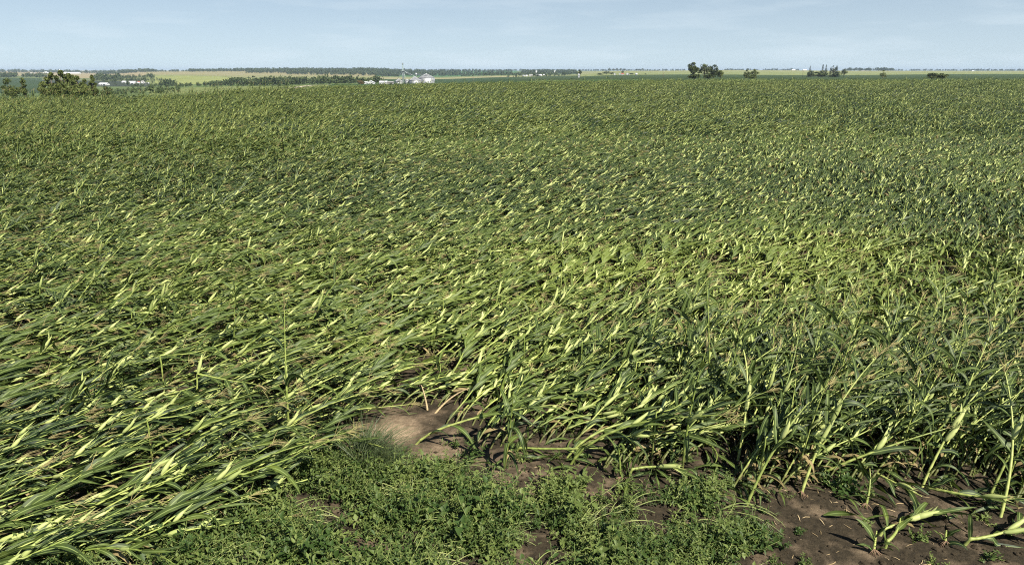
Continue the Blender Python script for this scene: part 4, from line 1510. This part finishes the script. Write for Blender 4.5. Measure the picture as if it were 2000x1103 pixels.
tree('rust_brown_tree', 'rust brown tree beside the small white shed left of the grain bins', 705, 700, 157, 17, 'rust', 110, None, n=900, trunk_show=.06)
for k, (px, yt, w, Y) in enumerate([(180, 147, 9, 1900), (187, 136, 6, 3500), (168, 135.5, 5, 3500), (306, 136.5, 5, 3300), (280, 136.5, 9, 3300)]):
    tree('skyline_tree', ['tree poking above the left valley slope', 'pair of crowns topping the far left ridge', 'leaning crown on the far left ridge', 'dark bush at the left end of the pale hill crest', 'round crown on the ridge left of the pale hill'][k], px, Y, yt, w, 'tree', 120 + k, None, n=350)


def woods(label, spec, seed, mat='woods', q=46):
    """far woodland read as one mass: spec = list of (px0, px1, Y0, Y1, count, hmin, hmax)"""
    rng = np.random.default_rng(seed)
    Vs = []
    for px0, px1, Y0, Y1, cnt, h0, h1 in spec:
        px = rng.uniform(px0, px1, cnt); Y = rng.uniform(Y0, Y1, cnt)
        X = (px - 1000) / 1390.0 * Y
        Z = terrain_z(X, Y)
        h = rng.uniform(h0, h1, cnt) * rng.choice([.7, .85, 1.0, 1.0, 1.15], cnt)
        w = h * rng.uniform(.34, .52, cnt)
        d = rng.normal(size=(cnt, q, 3)); d /= np.linalg.norm(d, axis=2)[..., None]
        rad = rng.random((cnt, q)) ** .4
        c = np.stack([X, Y, Z + h * .55], 1)
        sc = np.stack([w, w, h * .45], 1)
        P = c[:, None, :] + d * rad[..., None] * sc[:, None, :]
        a = rng.normal(size=P.shape); a /= np.linalg.norm(a, axis=2)[..., None]
        b = np.cross(a, rng.normal(size=P.shape)); b /= np.linalg.norm(b, axis=2)[..., None]
        s = (h * .13)[:, None, None] * rng.uniform(.6, 1.3, (cnt, q))[..., None]
        V = np.stack([P - a * s, P + b * s * .7, P + a * s, P - b * s * .7], 2).reshape(-1, 3)
        Vs.append(V)
    V = np.concatenate(Vs)
    tag(link('woods', mesh_np('woods', V, np.arange(len(V)).reshape(-1, 4), [M[mat]])), label, 'woods', None, 'stuff')


woods('dark belt of trees along the valley below the yellow green hayfield',
      [(330, 400, 800, 840, 24, 3, 5.5), (400, 450, 770, 830, 34, 5, 7), (445, 690, 760, 850, 240, 6.5, 9.5), (690, 720, 800, 860, 14, 6, 8), (725, 745, 850, 900, 16, 7, 9)], 1)
woods('long dark wood on the far ridge left of the grain bins',
      [(480, 590, 2600, 3500, 330, 11, 15), (560, 760, 2350, 3500, 900, 11, 15), (760, 900, 2450, 3500, 560, 10, 14), (730, 780, 2150, 2300, 60, 8, 12)], 2)
woods('line of trees along the far left skyline',
      [(-150, 300, 3900, 4300, 420, 12, 19), (300, 420, 3300, 3500, 110, 8, 12), (370, 500, 3050, 3400, 200, 10, 15), (190, 305, 3000, 3200, 130, 10, 15)], 3)
woods('scattered dark trees in the left valley around the white farm',
      [(180, 232, 1450, 1600, 70, 9, 13), (195, 330, 1240, 1400, 45, 5, 8), (195, 320, 980, 1090, 14, 4, 6), (205, 345, 330, 620, 60, 2.2, 4.2), (308, 338, 880, 950, 20, 6, 9), (40, 90, 1750, 2000, 40, 8, 12), (-40, 30, 1650, 1900, 40, 9, 13), (250, 330, 780, 860, 26, 3, 5), (230, 300, 1500, 1700, 40, 6, 9)], 4)
woods('wooded slopes in the blue distance right of the grain bins',
      [(860, 1000, 2500, 3600, 240, 9, 13), (900, 1010, 2000, 2300, 90, 7, 10), (1020, 1125, 2600, 3500, 420, 10, 14), (1000, 1130, 1750, 1900, 60, 7, 10), (985, 1110, 1350, 1450, 40, 3, 5)], 5)
woods('thin far treeline along the right horizon',
      [(700, 1250, 5200, 6500, 420, 9, 15), (1250, 1340, 4200, 4600, 70, 8, 13), (1410, 1560, 4000, 4500, 130, 8, 14), (1655, 1745, 3300, 3600, 130, 10, 16), (1740, 2080, 4600, 5600, 300, 9, 14), (1880, 2080, 4000, 4300, 70, 8, 12)], 6)

# ------------------------------------------------------------------ farm buildings
def grain_bin(label, px, Y, dpx, ywall, ytop, base, vents=8):
    x = at(px, 150, Y)[0]
    r = dpx / F * Y / 2 * 1.045
    t = thing('grain_bin', label, 'grain bin', (x, Y, base), 0, 'grain bins')
    hw = zat(ywall, Y) - base; hr = zat(ytop, Y) - base - hw
    g = G(); g.lathe([(r, -.4), (r, hw), (r - .06, hw + .01)], 56)
    for k in range(20):
        a = 6.283 * k / 20
        g.box((math.cos(a) * (r + .04), math.sin(a) * (r + .04), hw / 2), (.08, .08, hw), rot=a)
    link('wall', g.mesh('bin_wall', [M['bin']]), t)
    g = G(); g.lathe([(r + .22, hw - .05), (r + .22, hw + .03), (r * .5, hw + hr * .47), (.7, hw + hr * .9), (.65, hw + hr * .93)], 56)
    for k in range(28):
        a = 6.283 * k / 28
        g.tube([(math.cos(a) * r, math.sin(a) * r, hw + .10), (math.cos(a) * .8, math.sin(a) * .8, hw + hr * .9 + .06)], .05, 4)
    link('roof', g.mesh('bin_roof', [M['bin']], smooth=False), t)
    g = G(); g.lathe([(.75, hw + hr * .88), (.75, hw + hr * .97), (.05, hw + hr)], 16)
    link('roof_cap', g.mesh('bin_cap', [M['steel']]), t)
    g = G()
    a = -1.9
    for off in (-.25, .25):
        ca, sa = math.cos(a), math.sin(a)
        bx, by = ca * (r + .25) - sa * off, sa * (r + .25) + ca * off
        g.tube([(bx, by, 0), (bx, by, hw + .3)], .035, 4)
    for k in range(int(hw / .4)):
        ca, sa = math.cos(a), math.sin(a)
        g.tube([(ca * (r + .25) - sa * -.25, sa * (r + .25) + ca * -.25, .3 + k * .4), (ca * (r + .25) - sa * .25, sa * (r + .25) + ca * .25, .3 + k * .4)], .025, 4)
    link('ladder', g.mesh('bin_ladder', [M['steel']]), t)
    g = G(); a = -1.2
    g.box((math.cos(a) * (r + .03), math.sin(a) * (r + .03), 1.4), (.12, .9, 1.9), rot=a)
    link('door', g.mesh('bin_door', [M['steel']], smooth=False), t)
    for k in range(vents):
        a = 6.283 * (k + .5) / vents
        g = G(); rr = r * .62
        g.box((math.cos(a) * rr, math.sin(a) * rr, hw + hr * .36 + .22), (.5, .5, .5), rot=a)
        link('roof_vent', g.mesh('bin_vent', [M['steel']], smooth=False), t)
    return t


BZ = zat(164.0, 737)
grain_bin('largest shiny steel grain bin with a wide conical roof', 832.7, 745, 29.4, 152.2, 143.7, BZ)
grain_bin('medium steel grain bin between the elevator and the largest bin', 810, 732, 21.5, 157.2, 149.3, BZ)
grain_bin('small steel grain bin left of the elevator leg', 778.5, 738, 14, 159.3, 154.3, BZ, 0)
grain_bin('narrow steel bin right at the foot of the elevator leg', 794.5, 734, 7.0, 158, 154.8, BZ, 0)


def elevator():
    Y = 742
    x = at(787.5, 150, Y)[0]
    t = thing('grain_elevator', 'tall slim grain elevator leg with spouts above the steel bins', 'grain elevator', (x, Y, BZ))
    top = zat(123.3, Y) - BZ
    hp = zat(139.5, Y) - BZ
    g = G()
    for sx in (-.9, .9):
        for sy in (-.9, .9):
            g.tube([(sx, sy, 0), (sx, sy, hp + 1)], .10, 5)
    n = 8
    for k in range(n):
        z0, z1 = hp * k / n, hp * (k + 1) / n
        for (a, b) in (((-.9, -.9), (.9, -.9)), ((.9, -.9), (.9, .9)), ((.9, .9), (-.9, .9)), ((-.9, .9), (-.9, -.9))):
            g.tube([(a[0], a[1], z0), (b[0], b[1], z1)], .06, 4)
            g.tube([(a[0], a[1], z1), (b[0], b[1], z1)], .06, 4)
    link('tower_frame', g.mesh('tower', [M['steel']]), t)
    g = G(); g.box((-.3, 0, top * .48), (.42, .5, top * .92)); g.box((.35, 0, top * .48), (.42, .5, top * .92))
    for k in range(10):
        g.box((0, 0, top * (.62 + .034 * k)), (1.5, .7, .07))
    link('leg_casing', g.mesh('leg', [M['greensteel']], smooth=False), t)
    g = G(); g.box((0, 0, top * .955), (1.6, 1.1, top * .055)); g.lathe([(.55, top * .98), (.5, top * 1.0), (.02, top * 1.01)], 12)
    link('head', g.mesh('leg_head', [M['steel']], smooth=False), t)
    g = G(); g.box((0, 0, hp), (3.0, 3.0, .15))
    for q in ((-1.45, 0, .08, 3.0), (1.45, 0, .08, 3.0), (0, -1.45, 3.0, .08), (0, 1.45, 3.0, .08)):
        g.box((q[0], q[1], hp + 1.0), (q[2], q[3], .08))
        g.box((q[0], q[1], hp + .55), (q[2], q[3], .06))
    for sx in (-1.45, 1.45):
        for sy in (-1.45, 1.45):
            g.box((sx, sy, hp + .55), (.08, .08, 1.0))
    link('platform', g.mesh('platform', [M['steel']], smooth=False), t)
    k = Y / F
    for (px, py, ym) in ((776.5, 155.5, 0), (793.5, 155.2, -4), (809, 149.0, -6), (801, 148, 2)):
        tx, tz = (px - 787.5) * k * 1.045, zat(py, Y) - BZ
        g = G(); g.tube([(0, 0, hp + 1.2), (tx * .5, ym * .5, (hp + 1.2 + tz) / 2), (tx, ym, tz)], .17, 6)
        link('spout', g.mesh('spout', [M['steel']]), t)
    g = G(); gx = (811.9 - 787.5) * k * 1.045
    g.lathe([(.3, zat(149.4, Y) - BZ), (1.0, zat(147.2, Y) - BZ), (1.15, zat(145.5, Y) - BZ), (1.15, zat(143.4, Y) - BZ), (.3, zat(142.6, Y) - BZ)], 16, c=(gx, -6, 0))
    link('cyclone', g.mesh('cyclone', [M['steel']]), t)
    g = G(); z1 = zat(146, Y) - BZ
    g.box((gx + 4.5, -2, z1), (14, .7, .18)); g.box((gx + 4.5, -2.35, z1 + .9), (14, .06, .06))
    link('catwalk', g.mesh('catwalk', [M['steel']], smooth=False), t)


elevator()


def building(name, label, px, Y, wpx, ywall, ytop, cat='building', depth=None, wall='white', roof='whiteroof', rot=0.0, group=None, gable_front=False, base=None, door=True, win=2):
    x = at(px, 150, Y)[0]
    w = wpx / F * Y * 1.04
    d = depth or max(6.0, w * .7)
    z0 = (float(terrain_z(x, Y)) if base is None else base) - .2
    hw = max(1.8, zat(ywall, Y) - z0); hr = max(.6, zat(ytop, Y) - zat(ywall, Y))
    t = thing(name, label, cat, (x, Y, z0), rot, group)
    a, b = w / 2, d / 2
    g = G()
    if gable_front:
        g.add([(-a, -b, 0), (a, -b, 0), (a, b, 0), (-a, b, 0), (-a, -b, hw), (a, -b, hw), (a, b, hw), (-a, b, hw), (0, -b, hw + hr), (0, b, hw + hr)],
              [(0, 1, 5, 8, 4), (1, 2, 6, 5), (2, 3, 7, 9, 6), (3, 0, 4, 7)])
        rv = lambda e, z: [(-a - e, -b - e, hw - e * hr / a + z), (0, -b - e, hw + hr + z), (a + e, -b - e, hw - e * hr / a + z), (-a - e, b + e, hw - e * hr / a + z), (0, b + e, hw + hr + z), (a + e, b + e, hw - e * hr / a + z)]
    else:
        g.add([(-a, -b, 0), (a, -b, 0), (a, b, 0), (-a, b, 0), (-a, -b, hw), (a, -b, hw), (a, b, hw), (-a, b, hw), (-a, 0, hw + hr), (a, 0, hw + hr)],
              [(0, 1, 5, 4), (1, 2, 6, 9, 5), (2, 3, 7, 6), (3, 0, 4, 8, 7)])
        rv = lambda e, z: [(-a - e, -b - e, hw - e * hr / b + z), (-a - e, 0, hw + hr + z), (-a - e, b + e, hw - e * hr / b + z), (a + e, -b - e, hw - e * hr / b + z), (a + e, 0, hw + hr + z), (a + e, b + e, hw - e * hr / b + z)]
    link('wall', g.mesh('building_wall', [M[wall]], smooth=False), t)
    g = G(); lo, hi = rv(.35, .03), rv(.35, .20)
    g.add(lo + hi, [(0, 1, 4, 3), (1, 2, 5, 4), (6, 9, 10, 7), (7, 10, 11, 8), (0, 6, 7, 1), (1, 7, 8, 2), (3, 4, 10, 9), (4, 5, 11, 10), (0, 3, 9, 6), (2, 8, 11, 5)])
    link('roof', g.mesh('building_roof', [M[roof]], smooth=False), t)
    if door:
        g = G(); g.box((w * .18, -b - .02, min(hw * .42, 1.5)), (min(3.2, w * .25), .10, min(hw * .8, 2.9)))
        link('door', g.mesh('building_door', [M['darkglass']], smooth=False), t)
    for k in range(win):
        g = G(); g.box((-w * (.36 - .22 * k), -b - .02, hw * .55), (min(1.3, w * .12), .10, min(1.3, hw * .35)))
        link('window', g.mesh('building_window', [M['darkglass']], smooth=False), t)
    return t


building('shed', 'small white shed with a pointed gable left of the grain bins', 723.5, 735, 13.5, 162.3, 158.6, 'shed', gable_front=True, group=None)
building('shed', 'low white lean-to joined to the gabled shed', 715, 738, 6, 163.0, 161.2, 'shed', win=0)
building('shed', 'low white roofed shed halfway between the gabled shed and the bins', 748.5, 738, 13, 163.6, 160.8, 'shed', win=1)
building('shed', 'dull grey low shed just left of the grain bins', 762, 741, 11, 164.0, 162.6, 'shed', roof='greyroof', wall='greyroof', win=0)
gl = 'white farm buildings in the left valley'
for px, Y, w, yw, yt, lab, gf, rf in [
        (256, 1180, 13, 162.5, 159.5, 'long white barn of the left valley farm', False, 'whiteroof'),
        (268.5, 1200, 7, 163, 160, 'white house with red roof edge right of the long barn', True, 'redroof'),
        (277, 1190, 7, 163.5, 159, 'tallest white gabled house of the left valley farm', True, 'greyroof'),
        (269.5, 1120, 5.5, 168.2, 166, 'small white shed below the long barn', False, 'whiteroof'),
        (286.5, 1120, 4.5, 169.5, 167.8, 'tiny white shed furthest right in the left valley farm', False, 'whiteroof'),
        (241, 1210, 6, 161.5, 159.2, 'white shed at the left end of the valley farm', False, 'whiteroof')]:
    building('farm_building', lab, px, Y, w, yw, yt, 'farm building', roof=rf, gable_front=gf, group=gl)
building('farm_building', 'low white roofed shed standing apart left of the valley farm', 201, 980, 14, 170.3, 168.0, 'farm building', depth=8)
gl = 'white buildings on the far left ridge'
for px, w, yw, yt, lab, gf in [(91, 8, 142.8, 140.2, 'white gabled barn on the left ridge beside the clump', True), (119.5, 3.5, 142.6, 140, 'narrow white building on the ridge above the clump', True),
                               (129.5, 5, 142.6, 141.0, 'white shed on the ridge right above the clump', False), (146, 21, 142.8, 141.4, 'very long white shed on the left ridge', False),
                               (65, 10, 144.2, 143.2, 'long low grey shed on the far left ridge', False)]:
    building('ridge_building', lab, px, 3550, w, yw, yt, 'farm building', gable_front=gf, group=gl, depth=14, base=zat(144.3, 3550), door=False, win=0)
t = thing('silo', 'slim white silo on the left ridge above the tree clump', 'silo', (at(119, 150, 3560)[0], 3560, zat(144, 3560)))
hs = zat(135.3, 3560) - zat(144, 3560)
g = G(); g.lathe([(2.6, 0), (2.6, hs * .85)], 20); link('wall', g.mesh('silo_wall', [M['white']]), t)
g = G(); g.lathe([(2.7, hs * .85), (2.2, hs * .93), (1.2, hs * .98), (.05, hs)], 20); link('roof', g.mesh('silo_roof', [M['steel']]), t)
gl = 'white buildings in the middle distance at centre'
for px, w, yw, yt, lab in [(1022.5, 3.8, 150.0, 148.6, 'leftmost small white house in the distant centre row'), (1028.5, 3.2, 150.2, 148.8, 'second small white house in the distant centre row'),
                           (1037, 6, 149.6, 147.3, 'white house with grey roof in the distant centre row'), (1053, 10, 149.3, 147.4, 'long white barn in the distant centre row'), (1062.5, 2.6, 150, 148.2, 'tiny white shed at the right end of the distant centre row')]:
    building('farm_building', lab, px, 1650, w, yw, yt, 'farm building', group=gl, roof='greyroof' if 'grey' in lab else 'whiteroof')
building('farm_building', 'small white shed at the foot of the lone round tree near centre', 1130.5, 890, 2.6, 146.2, 145.0, 'farm building')
for px, lab in ((1047.5, 'left white speck of a house on the wooded far slope'), (1083.5, 'right white speck of a house on the wooded far slope')):
    building('farm_building', lab, px, 2550, 2.4, 140, 138.6, 'farm building', base=zat(142, 2550), group='white houses on the wooded far slope', door=False, win=0)
gl = 'white buildings of the right farmstead'
for px, w, yw, yt, lab, gf in [(1200.5, 3.5, 147.4, 145.6, 'white house at the left of the right farmstead', True), (1210.5, 3.0, 146.4, 144.6, 'small white building in the middle of the right farmstead', True),
                               (1215.5, 4.5, 147.0, 145.4, 'white house with red roof in the right farmstead', False), (1225.5, 5.2, 145.8, 143.8, 'large white barn of the right farmstead', True), (1242.5, 2.8, 145.8, 144.4, 'small white shed right of the large barn', False)]:
    building('farmstead_building', lab, px, 1240, w, yw, yt, 'farm building', gable_front=gf, group=gl, roof='redroof' if 'red' in lab else 'whiteroof')
gl = 'white sheds on the far right horizon'
for px, w, yw, yt, lab in [(1548, 6, 137.2, 135.8, 'dim white shed on the right horizon left of the bright one'), (1570, 6.5, 137.4, 135.9, 'bright white shed on the right horizon left of the spruces'),
                           (1684, 6, 139.8, 138.2, 'grey house among the horizon trees right of the spruces'), (1692, 5, 139.8, 138.5, 'second grey house among the horizon trees right of the spruces'),
                           (1898, 4, 139.4, 138.2, 'tiny white shed on the horizon near the right edge')]:
    building('horizon_building', lab, px, 3100, w, yw, yt, 'farm building', base=zat(141, 3100), group=gl, wall='white', roof='greyroof' if 'grey' in lab else 'whiteroof', door=False, win=0)


def pole(label, px, Y, ytop):
    x = at(px, 150, Y)[0]; z0 = float(terrain_z(x, Y)); h = zat(ytop, Y) - z0
    t = thing('utility_pole', label, 'utility pole', (x, Y, z0), 0, 'utility poles')
    g = G(); g.tube([(0, 0, -.5), (0, 0, h)], [.17, .11], 7); link('post', g.mesh('pole_post', [M['wood_pole']]), t)
    g = G(); g.box((0, -.2, h - .7), (2.4, .12, .14))
    link('crossarm', g.mesh('pole_arm', [M['wood_pole']], smooth=False), t)


pole('thin utility pole in the dark soybeans right of the grain bins', 924, 620, 150)
pole('thin utility pole in the dark soybeans right of the farmstead', 1295.5, 700, 141.5)
pole('tall thin mast on the right horizon left of the spruces', 1531.5, 2400, 130.5)
pole('thin utility pole just left of the farmyard spruces', 1567.5, 700, 138)

# ------------------------------------------------------------------ haze over the whole country
hm = bpy.data.materials.new('haze'); hm.use_nodes = True
hn, hl = hm.node_tree.nodes, hm.node_tree.links
hn.remove(hn['Principled BSDF'])
pv = hn.new('ShaderNodeVolumePrincipled')
pv.inputs['Color'].default_value = (0.62, 0.78, 0.98, 1)
pv.inputs['Density'].default_value = 7.5e-5
pv.inputs['Anisotropy'].default_value = 0.0
hl.new(pv.outputs[0], hn['Material Output'].inputs['Volume'])
g = G(); g.box((0, 6000, -5), (34000, 15000, 90))
tag(link('haze', g.mesh('haze', [hm], smooth=False)), 'thin blue summer haze lying over the far country', 'haze', None, 'stuff')
